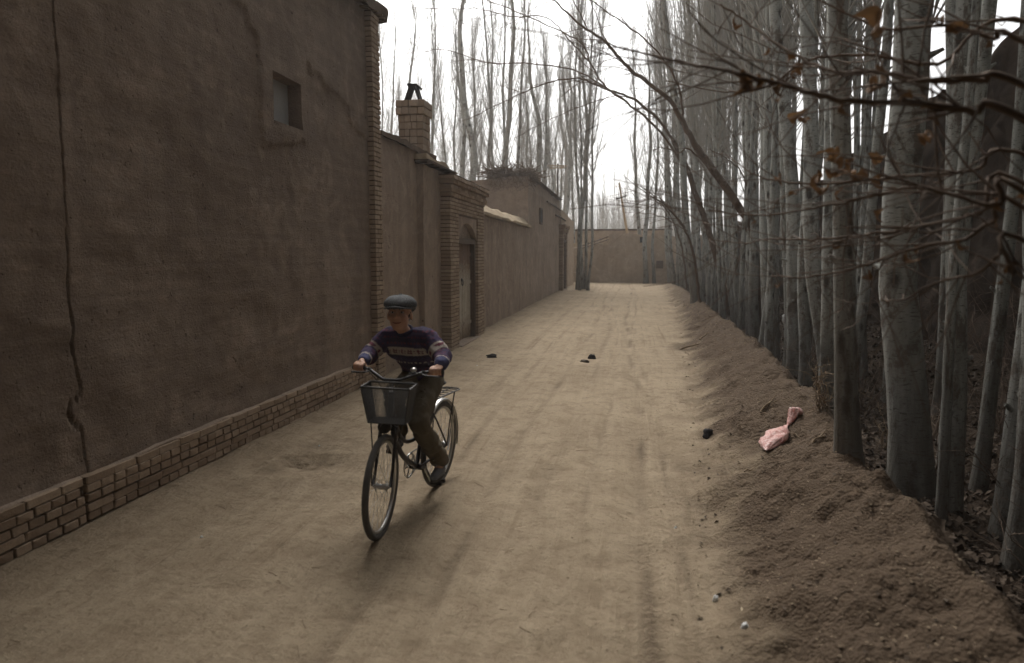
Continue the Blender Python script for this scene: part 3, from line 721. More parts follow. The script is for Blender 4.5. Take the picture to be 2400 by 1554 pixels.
def front_row():
    for (px, py, wd, sh) in front:
        p = px_ground(px, py); z = ground_z(p.x, p.y, False)
        dep = (p-CAM).dot(_fw); r = wd/FPX*dep/2*.94
        q = CAM+ray(px+sh, 20)*(p.y/ray(px+sh, 20).y); v = q-p          # where the trunk leaves the picture
        ang = math.atan2(v.x, v.z)
        lab = special.get((px, py)); 
        poplar((p.x, p.y+r, z-.05), r, trnd.uniform(.95, 1.2), (trnd.uniform(-.015, .015), ang), None, lab[0] if lab else belt_label(px), None if lab or px > 2200 else G_BELT)
front_row()
def back_rows():
    done = []
    for k in range(400):
        if len(done) > 84: break
        y = 3.6+trnd.random()**1.25*40; x = pw(y, CREST)+trnd.uniform(.45, 3.0)
        if any((x-a)**2+(y-b)**2 < (.34+.008*y)**2 for a, b in done): continue
        if x < 2.45 and y < 7: continue
        if abs(x/y-.38) < .035 and y < 10: continue
        done.append((x, y)); r = trnd.uniform(.04, .11)
        poplar((x, y, ground_z(x, y, False)-.04), r, trnd.uniform(.8, 1.1), (trnd.uniform(-.05, .05), trnd.uniform(-.07, .05)), None, L_BACK+(' near the thickest trunk' if y < 9 else ' past the forked tree' if y < 20 else ' near its far end'), 'thin poplars in the ditch behind the front row')
    # the belt goes on past the photographer's shoulder
    for k in range(14):
        x, y = 3.75+trnd.uniform(0, 1.6), trnd.uniform(-9, .6)
        poplar((x, y, ground_z(x, y, False)-.04), trnd.uniform(.06, .15), trnd.uniform(.9, 1.1), (0, trnd.uniform(-.04, .03)), None, 'poplar further back along the ditch, beyond the leafy overhanging tree', 'poplars further back along the ditch')
    for px, py, wd, X in ((2380, 980, 60, 3.1), (2306, 975, 34, 3.4)):
        d = ray(px, py); p = CAM+d*(X/d.x); r = wd/FPX*((p-CAM).dot(_fw))/2
        poplar((p.x, p.y, ground_z(p.x, p.y, False)-.04), r, 1, (0, .02), None, L_BACK, 'thin poplars in the ditch behind the front row')
back_rows()
# far end, behind and beside the lane
def far_trees():
    G = 'poplars standing behind the mud houses'; L = 'tall bare poplar rising behind the mud houses'
    cols = [905, 925, 948, 962, 985, 1008, 1030, 1046, 1066, 1080, 1094, 1112, 1130, 1150, 1168, 1184, 1196, 1212, 1228, 1246, 1258, 1272, 1284, 1296, 1308, 1322, 1334, 1345]
    wid = {1094: 24, 1080: 16, 1184: 19, 1258: 18, 1272: 14, 962: 15, 1150: 12, 1322: 12}
    for c in cols:
        Y = trnd.uniform(38, 58) if c not in wid else trnd.uniform(37, 44)
        if c > 1290: Y = trnd.uniform(48, 66)
        d = ray(c+trnd.uniform(-4, 4), 560); p = CAM+d*(Y/d.y); r = (wid.get(c, trnd.uniform(7, 11)))/FPX*Y/2
        poplar((p.x, p.y, 0), r, trnd.uniform(.9, 1.35), (trnd.uniform(-.01, .01), trnd.uniform(-.035, .035)), trnd.choice(OPEN), 'tall bare poplar rising '+('behind the low house with the sooty chimney' if c < 1020 else 'behind the brick gateway and courtyard' if c < 1165 else 'behind the roof with brushwood' if c < 1262 else 'behind the far small chimney'), G)
    for k in range(30):                                       # a second, paler rank behind
        d = ray(trnd.uniform(880, 1350), 560); Y = trnd.uniform(66, 100); p = CAM+d*(Y/d.y)
        poplar((p.x, p.y, 0), trnd.uniform(.09, .17), trnd.uniform(.9, 1.3), (0, trnd.uniform(-.03, .03)), trnd.choice(OPEN), 'pale distant poplar in the second rank behind the mud houses', 'pale poplars in the second rank')
    # clump at the end of the houses
    for px, r, ln in ((1353, .10, -.012), (1358, .07, -.004), (1364, .15, .0), (1371, .09, .012), (1377, .08, .035)):
        p = at_z(px, 678+trnd.uniform(-2, 3), 0)
        poplar((p.x, p.y+trnd.uniform(0, .3), 0), r, trnd.uniform(.95, 1.2), (0, ln), trnd.choice(OPEN), 'poplar stem in the tight clump at the end of the house walls', 'poplar clump at the wall end')
    for px, py, r, ln, lab in ((1501, 662, .16, -.055, 'leaning poplar beside the pale utility pole at the lane end'), (1514, 664, .17, -.005, 'poplar with a dark rough foot between two others at the lane end'), (1533, 664, .11, -.01, 'slim straight poplar standing before the niche in the end wall')):
        p = at_z(px, py, 0); poplar((p.x, p.y, ground_z(p.x, p.y, False)-.03), r, 1.0, (0, ln), trnd.choice(OPEN), lab)
    # a far-off wood reading as one pale mass
    m = MB(); rr = random.Random(12)
    for k in range(150):
        d = ray(rr.uniform(1330, 1600), 560); Y = rr.uniform(105, 190); p = CAM+d*(Y/d.y); H = rr.uniform(8, 16)
        m.tube([(p.x, p.y, 0), (p.x+rr.uniform(-.3, .3), p.y, H)], [.13, .02], 4, False)
        for q in range(34):
            h = rr.uniform(.15, .92)*H; a = rr.uniform(0, 6.28); s = rr.uniform(.3, 1.0); l = rr.uniform(1, 3.2)
            m.tube([(p.x, p.y, h), (p.x+s*.6*math.cos(a), p.y+s*.6*math.sin(a), h+l*.35), (p.x+s*math.cos(a), p.y+s*math.sin(a), h+l)], [.03, .022, .008], 3, False)
    o = m.build('distant_wood', M['twig']); tag(o, 'far wood of bare trees fading into pale air', 'wood', None, 'stuff')
far_trees()

# ================================================================== BROWN TREES THAT LEAN OVER THE LANE
def spline(pts, n=6):
    pts = [Vector(p) for p in pts]; o = []
    for i in range(len(pts)-1):
        a = pts[max(i-1, 0)]; b = pts[i]; c = pts[i+1]; d = pts[min(i+2, len(pts)-1)]
        for k in range(n):
            t = k/n; o.append(.5*((2*b)+(c-a)*t+(2*a-5*b+4*c-d)*t*t+(3*b-a-3*c+d)*t**3))
    o.append(pts[-1]); return o
def limb(m, pts, r0, r1, rr, n=6, side=8, lo=.25, hi=1.0, sub=1, droop=.0, wig=.012, bias=Vector((0, 0, 0))):
    P = spline(pts, 7); N = len(P)
    P = [p+Vector((rr.gauss(0, wig), rr.gauss(0, wig), rr.gauss(0, wig))) if 0 < i < N-1 else p for i, p in enumerate(P)]
    m.tube(P, [lerp(r0, r1, (i/(N-1))**.8) for i in range(N)], n, False)
    for k in range(side):
        t = rr.uniform(.15, 1)*(N-1); i = min(N-2, int(t)); b = P[i].lerp(P[i+1], t-i); d = (P[min(i+3, N-1)]-P[max(0, i-1)]).normalized(); rb = lerp(r0, r1, (t/(N-1))**.8)
        v = (d+Vector((rr.gauss(0, .55), rr.gauss(0, .55), rr.gauss(0, .5)))+bias).normalized(); L = rr.uniform(lo, hi); q = [b]
        for s in range(4): v = (v+Vector((rr.gauss(0, .16), rr.gauss(0, .16), rr.gauss(0, .16)-droop))).normalized(); q.append(q[-1]+v*L/4)
        rs = min(rb*.6, .010*max(.4, L)); m.tube(q, [max(.0016, lerp(rs, .0018, s/4)) for s in range(5)], 4, False)
        for s in range(sub):
            e = q[rr.randint(1, 3)]; w = (v+Vector((rr.gauss(0, .6), rr.gauss(0, .6), rr.gauss(0, .5)))).normalized(); l = L*rr.uniform(.25, .55)
            m.tube([e, e+w*l*.5+Vector((0, 0, rr.gauss(0, .02))), e+w*l], [max(.0016, rs*.5), .0022, .0014], 3, False)
    return P
def leaning_trees():
    rr = random.Random(21)
    def P(L): return [at_y(x, y, Y) for x, y, Y in L]
    b = px_ground(1704, 746)
    t = thing('leaning_tree', 'brown leaning tree arching its bare branches over the lane', 'tree', b); 
    def part(nm, path, r0, r1, **k):
        m = MB(); limb(m, path, r0, r1, rr, **k); off(m.build(nm, M['bark2'] if nm == 'trunk' else M['twig_brown'], t), t)
    Y = b.y
    b0 = Vector((b.x, b.y, ground_z(b.x, b.y, False)-.1))
    part('trunk', [b0]+P([(1692, 660, Y), (1662, 545, Y-.1), (1632, 460, Y-.3), (1610, 395, Y-.6), (1578, 330, Y-.9)]), .125, .082, n=9, side=3, lo=.8, hi=1.6, wig=.006)
    part('branch', P([(1578, 330, Y-.9), (1545, 282, Y-1.2), (1490, 235, Y-1.8), (1420, 208, Y-2.4), (1355, 185, Y-2.8), (1274, 198, Y-3.2), (1180, 238, Y-3.5), (1099, 279, Y-3.7)]), .060, .008, side=16, lo=.6, hi=2.0, sub=2, bias=Vector((-.5, 0, .1)))
    part('branch', P([(1600, 385, Y-.6), (1540, 300, Y-1.6), (1470, 240, Y-2.2), (1420, 205, Y-2.6), (1385, 150, Y-2.8), (1360, 100, Y-3), (1251, 45, Y-3.2), (1144, 0, Y-3.4), (1040, -60, Y-3.6)]), .045, .010, side=16, lo=.7, hi=2.2, sub=2, bias=Vector((-.5, 0, .2)))
    part('branch', P([(1470, 240, Y-2.2), (1360, 170, Y-2.6), (1242, 149, Y-3), (1144, 148, Y-3.2), (1047, 117, Y-3.3), (989, 123, Y-3.4)]), .030, .006, side=12, lo=.6, hi=1.7, sub=2, bias=Vector((-.4, 0, 0)))
    part('branch', P([(1385, 150, Y-2.8), (1340, 100, Y-2.9), (1280, 42, Y-3), (1200, 40, Y-3.1), (1134, 23, Y-3.2), (1047, 20, Y-3.3), (950, 20, Y-3.4), (900, 40, Y-3.5)]), .024, .005, side=12, lo=.6, hi=1.6, sub=2, bias=Vector((-.4, 0, 0)))
    part('branch', P([(1490, 235, Y-1.8), (1440, 225, Y-2), (1330, 262, Y-2.4), (1250, 300, Y-2.6), (1200, 330, Y-2.7)]), .020, .005, side=8, lo=.4, hi=1.2, sub=2)
    b = px_ground(1772, 792); Y = b.y; b0 = Vector((b.x, b.y, ground_z(b.x, b.y, False)-.1))
    t = thing('leaning_tree', 'dark brown forked tree leaning out from between the poplar trunks', 'tree', b)
    part('trunk', [b0]+P([(1776, 660, Y), (1770, 555, Y-.1), (1722, 470, Y-.3), (1672, 400, Y-.6), (1632, 345, Y-.9)]), .125, .092, n=9, side=2, lo=.5, hi=1.2, wig=.006)
    part('branch', P([(1632, 345, Y-.9), (1600, 285, Y-1.3), (1560, 225, Y-1.7), (1480, 165, Y-2.2), (1420, 100, Y-2.6), (1340, 40, Y-3), (1270, -30, Y-3.3)]), .080, .014, side=18, lo=.6, hi=2.0, sub=2, bias=Vector((-.5, 0, .1)))
    part('branch', P([(1600, 285, Y-1.3), (1590, 200, Y-1.5), (1530, 110, Y-1.9), (1440, 40, Y-2.3), (1370, -10, Y-2.6)]), .034, .010, side=14, lo=.6, hi=2.0, sub=2, bias=Vector((-.3, 0, .2)))
    part('branch', P([(1690, 425, Y-.5), (1620, 352, Y-1), (1590, 358, Y-1.2), (1555, 345, Y-1.5), (1530, 355, Y-1.7)]), .030, .008, side=8, lo=.3, hi=.9, sub=2)
    part('branch', P([(1765, 548, Y-.1), (1745, 420, Y-.4), (1700, 370, Y-.8), (1660, 350, Y-1.1)]), .028, .007, side=8, lo=.3, hi=1.0, sub=2)
    # smaller trees of the same kind farther along, arching over the lane edge
    for px, py, lab, sx in ((1610, 686, 'small bare brown tree bent over the lane edge far along the bank', 1), (1640, 712, 'small bare brown tree leaning out near the forked leaning tree', 1)):
        b = px_ground(px, py); Y = b.y; b0 = Vector((b.x, b.y, ground_z(b.x, b.y, False)-.05)); t = thing('leaning_tree', lab, 'tree', b)
        part('trunk', [b0]+P([(px-8, py-80, Y), (px-28, py-160, Y-.3), (px-70, py-220, Y-.8), (px-110, py-250, Y-1.3)]), .05, .02, side=6, lo=.8, hi=2, sub=2, bias=Vector((-.6, 0, .3)))
        for q in range(3):
            part('branch', P([(px-28-rr.uniform(0, 20), py-160-rr.uniform(0, 40), Y-.4), (px-70-rr.uniform(0, 40), py-200-rr.uniform(0, 60), Y-.9), (px-150-rr.uniform(0, 60), py-200-rr.uniform(0, 120), Y-1.4)]), .018, .005, side=8, lo=.5, hi=1.6, sub=2, bias=Vector((-.4, 0, .1)))
leaning_trees()

def leaf_mesh(seed):
    rr = random.Random(seed); m = MB(); vs = []; n = 10; curl = rr.uniform(.3, .9); tw = rr.uniform(-.5, .5)
    for i in range(n+1):
        u = i/n; wd = .5*math.sin(math.pi*min(1, u*.92+.06))**.8*(1-.25*u)
        for s in (-1, -.5, 0, .5, 1):
            y = s*wd*.82*(1+.22*math.sin(u*11+s*2+seed)*abs(s)); vs.append((u, y*math.cos(s*curl), abs(s)*wd*math.sin(curl)*.9+.34*math.sin(u*3.1+tw)+.07*math.sin(u*9+s*4+seed)+rr.uniform(-.03, .03)+tw*s*u*.3))
    fs = [(i*5+k, i*5+k+1, i*5+k+6, i*5+k+5) for i in range(n) for k in range(4)]
    m.add(vs, fs, True); m.tube([(-.35, 0, .02), (0, 0, 0)], .02, 3); return m.mesh('leaf', M['leaf'])
LEAVES = [leaf_mesh(i) for i in range(6)]
def overhanging_tree():
    rr = random.Random(9); root = Vector((2.45, 1.35, ground_z(2.45, 1.35, False)-.1))
    t = thing('overhanging_tree', 'brown tree reaching long bare branches with dry leaves across from the ditch', 'tree', root)
    def part(nm, path, r0, r1, **k):
        m = MB(); P = limb(m, path, r0, r1, rr, **k); off(m.build(nm, M['bark2'] if nm == 'trunk' else M['twig_brown'], t), t); return P
    D = lambda L: [at_d(x, y, d) for x, y, d in L]
    part('trunk', [root, root+Vector((-.03, .2, .9)), root+Vector((-.02, .55, 1.6)), root+Vector((.02, 1.2, 2.5)), root+Vector((.1, 1.75, 3.4)), root+Vector((.3, 2.0, 5.2))], .12, .05, n=9, side=6, lo=.6, hi=1.6, wig=.008)
    k1, k2, k3 = root+Vector((0, .84, 2.0)), root+Vector((-.02, .39, 1.3)), root+Vector((.01, 1.05, 2.3))
    lines = []
    lines.append(part('branch', [k1]+D([(2440, 300, 1.95), (2283, 262, 2.0), (2148, 242, 2.05), (1971, 234, 2.1), (1867, 208, 2.15), (1774, 182, 2.2), (1706, 168, 2.25), (1610, 148, 2.4), (1530, 130, 2.5), (1400, 97, 2.7)]), .0135, .0036, side=24, lo=.15, hi=.7, wig=.002))
    lines.append(part('branch', [k3]+D([(2440, 215, 2.0), (2300, 190, 2.05), (2153, 187, 2.1), (2060, 165, 2.2), (1960, 170, 2.3), (1850, 120, 2.5), (1760, 60, 2.7), (1690, 10, 2.8)]), .012, .0035, side=20, lo=.15, hi=.7, wig=.002))
    lines.append(part('branch', [k2]+D([(2460, 490, 2.0), (2350, 478, 2.05), (2290, 474, 2.1), (2163, 440, 2.2), (2080, 452, 2.3), (1980, 475, 2.45), (1860, 495, 2.6), (1763, 505, 2.75), (1660, 492, 2.9)]), .0095, .0028, side=20, lo=.15, hi=.7, wig=.002))
    lines.append(part('branch', [k2]+D([(2450, 520, 2.1), (2330, 520, 2.15), (2260, 560, 2.2), (2148, 581, 2.3), (2023, 623, 2.45), (1898, 649, 2.6), (1810, 646, 2.8)]), .0095, .0028, side=18, lo=.15, hi=.6, wig=.002))
    lines.append(part('branch', [k2]+D([(2450, 460, 2.3), (2300, 500, 2.35), (2200, 520, 2.4), (2075, 545, 2.5), (1919, 561, 2.7), (1805, 561, 2.9), (1743, 571, 3.1), (1660, 560, 3.3)]), .0085, .0026, side=18, lo=.15, hi=.7, wig=.002))
    lines.append(part('branch', [k1]+D([(2450, 380, 2.3), (2280, 400, 2.4), (2106, 415, 2.5), (1919, 431, 2.7), (1784, 415, 2.9), (1740, 390, 3.0), (1690, 358, 3.2)]), .0085, .0025, side=18, lo=.15, hi=.7, wig=.002))
    lines.append(part('branch', [k2]+D([(2460, 600, 2.0), (2376, 644, 2.0), (2355, 590, 2.05), (2290, 640, 2.15), (2200, 660, 2.3), (2120, 700, 2.4), (2060, 705, 2.5)]), .009, .0026, side=16, lo=.12, hi=.5, wig=.002))
    lines.append(part('branch', [k3]+D([(2440, 120, 2.2), (2330, 90, 2.3), (2200, 60, 2.4), (2090, 70, 2.5), (2000, 40, 2.6), (1900, -10, 2.7)]), .010, .003, side=16, lo=.12, hi=.5, wig=.002))
    lines.append(part('branch', [k3]+D([(2440, 60, 2.6), (2200, 150, 2.7), (2050, 130, 2.8), (1900, 140, 3.0), (1800, 200, 3.1), (1700, 215, 3.3), (1560, 190, 3.6)]), .010, .003, side=16, lo=.15, hi=.7, wig=.002))
    def leaf(px, py, d, s):
        o = link('leaf', rr.choice(LEAVES), t); o.location = at_d(px, py, d)-t.location; o.scale = (s, s, s); o.rotation_euler = [rr.uniform(0, 6.28) for _ in range(3)]
    for a in ((1740, 160, 2.2, .085), (1718, 178, 2.22, .07), (1765, 172, 2.2, .06), (2042, 85, 2.05, .115), (2062, 155, 2.1, .075), (2050, 175, 2.1, .06), (2140, 235, 2.05, .05), (1985, 235, 2.1, .05),
              (1965, 345, 2.5, .06), (1980, 365, 2.5, .07), (1950, 375, 2.5, .06), (1935, 395, 2.5, .055), (1960, 410, 2.6, .075), (1990, 400, 2.55, .06), (1940, 430, 2.6, .07), (1920, 445, 2.6, .06), (2000, 425, 2.6, .06), (1975, 440, 2.6, .055),
              (1862, 290, 2.6, .075), (1868, 275, 2.6, .05), (2190, 330, 2.2, .055), (2215, 75, 2.4, .07), (2195, 55, 2.4, .055), (2032, 355, 2.4, .075), (2050, 385, 2.5, .05), (2160, 320, 2.3, .05), (1820, 425, 2.8, .05), (2075, 490, 2.5, .06), (2070, 405, 2.5, .06), (1905, 430, 2.7, .06)):
        leaf(*a)
    for k in range(26):
        P = rr.choice(lines); i = rr.randint(10, len(P)-1); p = P[i]
        o = link('leaf', rr.choice(LEAVES), t); o.location = p+Vector((rr.uniform(-.04, .04), rr.uniform(-.04, .04), rr.uniform(-.06, .01)))-t.location; s = rr.uniform(.025, .05); o.scale = (s, s, s); o.rotation_euler = [rr.uniform(0, 6.28) for _ in range(3)]
overhanging_tree()
def brush(px, py, n, h, label, seed, dry=False):
    b = px_ground(px, py); return brush_at(b.x, b.y, n, h, label, seed, dry)
def brush_at(bx, by, n, h, label, seed, dry=False):
    b = Vector((bx, by, 0)); rr = random.Random(seed); t = thing('bare_shrub', label, 'shrub', (b.x, b.y, ground_z(b.x, b.y)-.02)); m = MB()
    for k in range(n):
        a = rr.uniform(0, 6.28); th = rr.uniform(.1, .9); d = Vector((math.cos(a)*math.sin(th), math.sin(a)*math.sin(th), math.cos(th))); L = h*rr.uniform(.5, 1.1)
        pts = [Vector((rr.uniform(-.05, .05), rr.uniform(-.05, .05), -.02)), d*L*.4+Vector((0, 0, .02)), d*L*.8+Vector((rr.uniform(-.1, .1), rr.uniform(-.1, .1), .02)), d*L+Vector((rr.uniform(-.15, .15), rr.uniform(-.15, .15), -.08*L))]
        limb(m, pts, .007, .0022, rr, 4, 4, .1*h, .4*h, 1, 0, .006)
    m.build('stems', M['drytwig' if dry else 'twig_brown'], t); return t
brush(1880, 878, 16, 1.0, 'thorny bare shrub tangled around the pale poplar by the caught bag', 1)
for _k, (_x, _y, _h) in enumerate(((2.9, 4.6, 1.3), (3.5, 6.2, 1.6), (3.2, 7.6, 1.3), (4.4, 5.4, 1.8), (4.2, 8.4, 1.7), (3.4, 10.5, 1.5), (4.6, 11.5, 1.9), (3.9, 14, 1.6), (4.8, 7.0, 2.0), (5.2, 9.8, 2.0), (4.9, 4.2, 1.6))): brush_at(_x, _y, 20, _h, 'tangled bare thicket in the ditch behind the poplar trunks', 50+_k)['group'] = 'bare thickets in the ditch'
brush(1790, 812, 9, .6, 'low bare shrub on the bank crest between slim poplars', 2)
brush(1925, 960, 12, .5, 'scrubby dead weeds at the foot of the smooth poplar', 3, True)
brush(2070, 1050, 8, .5, 'dead weed stalks behind the bank beside the thickest trunk', 4, True)

# ================================================================== BICYCLE AND RIDER
BR_R, BR_F = Vector((-1.455, 5.06, 0)), Vector((-1.565, 4.07, 0))
HEAD = math.atan2((BR_F-BR_R).y, (BR_F-BR_R).x)
bz = ground_z(BR_R.x, BR_R.y); fz = ground_z(BR_F.x, BR_F.y)
M['rubber'] = mk_simple('dusty_rubber', (.075, .070, .064), (.15, .14, .125), 14, .85, .3)
M['chrome'] = mk_simple('worn_chrome', (.42, .41, .39), (.58, .57, .55), 30, .30, .1, .9, .5)
M['bikepaint'] = mk_simple('black_enamel', (.018, .014, .016), (.032, .026, .028), 14, .42, .1, 0, .5)
M['basketwire'] = mk_simple('grey_wire', (.06, .057, .054), (.10, .095, .09), 30, .65, .1, .2, .3)
M['vinyl'] = mk_simple('black_vinyl', (.02, .018, .017), (.035, .03, .028), 20, .6, .2)
def bicycle():
    LEAN = R_(2.2)
    b = thing('bicycle', 'old black step-through bicycle with wire front basket ridden up the lane', 'bicycle', (BR_R.x, BR_R.y, (bz+fz)/2-.004))
    b.rotation_euler = (Matrix.Rotation(HEAD, 3, 'Z') @ Matrix.Rotation(-LEAN, 3, 'X')).to_euler()
    V = Vector; WR = .335; WB = 1.036; SA = R_(9)
    sp = V((.90, 0, 0))
    def st(p): p = V(p)-sp; return V((p.x*math.cos(SA)-p.y*math.sin(SA), p.x*math.sin(SA)+p.y*math.cos(SA), p.z))+sp
    def stL(L): return [st(p) for p in L]
    def wheel(cx, nm, s):
        f = st if s else (lambda p: V(p)); c = V((cx, 0, WR)); N = 40
        circ = lambda r, y=0: [f(c+V((r*math.cos(2*math.pi*i/N), y, r*math.sin(2*math.pi*i/N)))) for i in range(N)]
        ax = f(c+V((0, 1, 0)))-f(c); m = MB(); m.tube(circ(WR-.021), .0215, 10, closed=True, ref=tuple(ax)); w_ = m.build(nm, M['rubber'], b); w_.name = nm
        m = MB(); m.tube(circ(WR-.047), .0125, 8, closed=True, ref=tuple(ax)); m.build('rim', M['chrome'], w_)
        m = MB(); m.lathe([(.010, -.055), (.010, -.045), (.030, -.034), (.018, -.028), (.018, .028), (.030, .034), (.010, .045), (.010, .055)], f(c), tuple(ax), 12); m.build('hub', M['chrome'], w_)
        for i in range(28):
            a = 2*math.pi*i/28; sd_ = .032 if i % 2 else -.032; a2 = a+(.5 if i % 4 < 2 else -.5)
            m = MB(); m.tube([f(c+V((.028*math.cos(a2), sd_, .028*math.sin(a2)))), f(c+V(((WR-.052)*math.cos(a), 0, (WR-.052)*math.sin(a))))], .0011, 4); m.build('spoke', M['chrome'], w_)
    wheel(0, 'rear_wheel', False); wheel(WB, 'front_wheel', True)
    def fender(cx, nm, a0, a1, s, mat):
        f = st if s else (lambda p: V(p)); N = 26; vs = []; fs = []; R = WR+.018
        for i in range(N+1):
            a = R_(lerp(a0, a1, i/N))
            for k in range(7):
                q = R_(-75+150*k/6); rr_ = R-.012+.020*math.cos(q); vs.append(f((cx+rr_*math.cos(a), .029*math.sin(q), WR+rr_*math.sin(a))))
        fs = [(i*7+k, i*7+k+1, i*7+k+8, i*7+k+7) for i in range(N) for k in range(6)]; m = MB(); m.add(vs, fs, True); o = m.build(nm, mat, b)
        sm = o.modifiers.new('thick', 'SOLIDIFY'); sm.thickness = .002
    fender(0, 'rear_mudguard', 55, 195, False, M['chrome'])
    BB = V((.44, 0, .285))
    m = MB()
    m.tube([(.86, 0, .915), (.895, 0, .700)], .021, 10)                                   # head tube
    m.tube(spline([(.88, 0, .735), (.80, 0, .58), (.66, 0, .42), BB], 6), .018, 10)            # down tube
    m.tube(spline([(.868, 0, .86), (.78, 0, .66), (.66, 0, .535), (.50, 0, .50), (.355, 0, .52)], 6), .0145, 10)   # sloping upper tube
    m.tube([BB+V((0, 0, -.02)), (.27, 0, .76)], .0155, 10)
    for s in (-1, 1):
        m.tube([BB+V((-.02, s*.03, 0)), (.25, s*.045, .30), (0, s*.062, WR)], .009, 8); m.tube([(.285, s*.018, .72), (.16, s*.045, .55), (0, s*.062, WR)], .007, 8)
    m.tube([BB+V((0, -.045, 0)), BB+V((0, .045, 0))], .023, 12)
    m.build('frame', M['bikepaint'], b)
    m = MB(); m.tube([(.27, 0, .76), (.245, 0, .84)], .0125, 8); m.build('seat_post', M['chrome'], b)
    m = MB(); vs = []; fs = []
    for i, (x, wd, z, h) in enumerate(((.10, .05, .862, .03), (.12, .095, .872, .05), (.18, .105, .872, .055), (.25, .06, .868, .05), (.32, .028, .868, .045), (.375, .018, .862, .03))):
        for k in range(10):
            a = 2*math.pi*k/10; vs.append((x, wd*math.cos(a), z-.02+h*.5*math.sin(a)))
    fs = [(i*10+k, i*10+(k+1) % 10, i*10+10+(k+1) % 10, i*10+10+k) for i in range(5) for k in range(10)]+[tuple(range(10)), tuple(range(50, 60))]
    m.add(vs, fs, True); m.build('saddle', M['vinyl'], b)
    # fork, steering and basket turn together
    m = MB()
    m.tube(stL([(.895, -.06, .685), (.895, .06, .685)]), .014, 8)
    for s in (-1, 1): m.tube(stL([(.897, s*.052, .69), (.94, s*.055, .56), (.985, s*.056, .43), (WB, s*.056, WR)]), [.013, .012, .010, .009], 8)
    m.build('fork', M['bikepaint'], b)
    m = MB(); m.tube(stL([(.86, 0, .91), (.848, 0, .985), (.86, 0, 1.0)]), .012, 8); m.build('stem', M['chrome'], b)
    m = MB(); m.tube(spline(stL([(.70, -.305, 1.035), (.735, -.20, 1.035), (.80, -.13, 1.02), (.852, -.06, .998), (.86, 0, .995), (.852, .06, .998), (.80, .13, 1.02), (.735, .20, 1.035), (.70, .305, 1.035)]), 5), .0115, 8); m.build('handlebar', M['iron'], b)
    for s in (-1, 1):
        m = MB(); m.tube(stL([(.696, s*.315, 1.035), (.728, s*.215, 1.035)]), .0165, 10); m.build('grip', M['vinyl'], b)
        m = MB(); m.tube(spline(stL([(.752, s*.175, 1.03), (.785, s*.21, 1.022), (.775, s*.30, 1.018)]), 4), .006, 6); m.lathe([(.014, -.012), (.014, .012)], st((.745, s*.185, 1.035)), (.2, s, 0), 8); m.build('brake_lever', M['iron'], b)
        m = MB(); m.tube(spline(stL([(.785, s*.20, 1.02), (.90, s*.15, 1.06), (.93, s*.04, .95), (.91, 0, .74)]), 6), .0025, 5); m.build('brake_cable', M['vinyl'], b)
    m = MB(); m.ball(st((.775, .125, 1.055)), (.022, .022, .016)); m.build('bell', M['chrome'], b)
    m = MB(); m.bar(st((.915, -.045, .70)), st((.915, .045, .70)), .03, .05); m.tube(stL([(.93, -.05, .66), (.93, -.052, .70), (.93, 0, .735), (.93, .052, .70), (.93, .05, .66)]), .008, 6)
    m.build('front_brake', M['iron'], b)
    T = [(.935, -.115), (1.12, -.115), (1.12, .195), (.935, .195)]; B_ = [(.955, -.075), (1.09, -.075), (1.09, .16), (.955, .16)]; zt, zb = .995, .765
    m = MB(); frame = MB()
    for k in range(4):
        a, c = V((*T[k], zt)), V((*T[(k+1) % 4], zt)); e, g = V((*B_[k], zb)), V((*B_[(k+1) % 4], zb)); n = 30 if k % 2 else 24
        for i in range(n+1): m.tube([st(a.lerp(c, i/n)), st(e.lerp(g, i/n))], .0017, 3, False)
        for i in range(1, 24):
            u = i/24; m.tube([st(a.lerp(e, u)), st(c.lerp(g, u))], .0017, 3, False)
        frame.tube([st(a), st(c)], .006, 6); frame.tube([st(e), st(g)], .005, 6); frame.tube([st(a), st(e)], .005, 6)
    for i in range(1, 16): m.tube([st(V((*B_[0], zb)).lerp(V((*B_[1], zb)), i/16)), st(V((*B_[3], zb)).lerp(V((*B_[2], zb)), i/16))], .0017, 3, False)
    for i in range(1, 20): m.tube([st(V((*B_[0], zb)).lerp(V((*B_[3], zb)), i/20)), st(V((*B_[1], zb)).lerp(V((*B_[2], zb)), i/20))], .0017, 3, False)
    bk = frame.build('basket', M['basketwire'], b); m.build('wire_mesh', M['basketwire'], bk)
    m = MB()
    for s in (-1, 1): m.tube(stL([(1.085, .042+s*.10, .762), (1.06, .02+s*.072, .55), (WB, s*.066, WR)]), .004, 6)
    m.tube(stL([(.89, 0, .80), (.96, 0, .752), (1.10, 0, .748)]), .007, 6); m.build('basket_stay', M['iron'], b)
    m = MB(); m.lathe([(.012, -.06), (.038, -.045), (.044, -.005), (.044, .0)], st((1.0, 0, .715)), tuple(st((1, 0, 0))-st((0, 0, 0))), 12); m.build('headlamp', M['iron'], b)
    # rack
    m = MB()
    for s in (-1, 1): m.tube([(.20, s*.045, .735), (-.22, s*.075, .735), (-.25, s*.05, .735)], .006, 6); m.tube([(-.12, s*.07, .735), (-.03, s*.068, .50), (0, s*.066, WR+.01)], .005, 6)
    m.tube([(-.25, -.05, .735), (-.25, .05, .735)], .006, 6)
    for i in range(5): m.tube([(.11-.075*i, -.066, .737), (.11-.075*i, .066, .737)], .004, 5)
    m.tube([(.2, 0, .742), (-.24, 0, .742)], .004, 5); m.build('rear_rack', M['iron'], b)
    # drive: left crank low and back, right crank high and forward
    ca = R_(38); d = V((math.sin(ca), 0, math.cos(ca)))
    m = MB(); n = 22
    m.tube([BB+V((.088*math.cos(2*math.pi*i/n), -.055, .088*math.sin(2*math.pi*i/n))) for i in range(n)], .006, 6, closed=True)
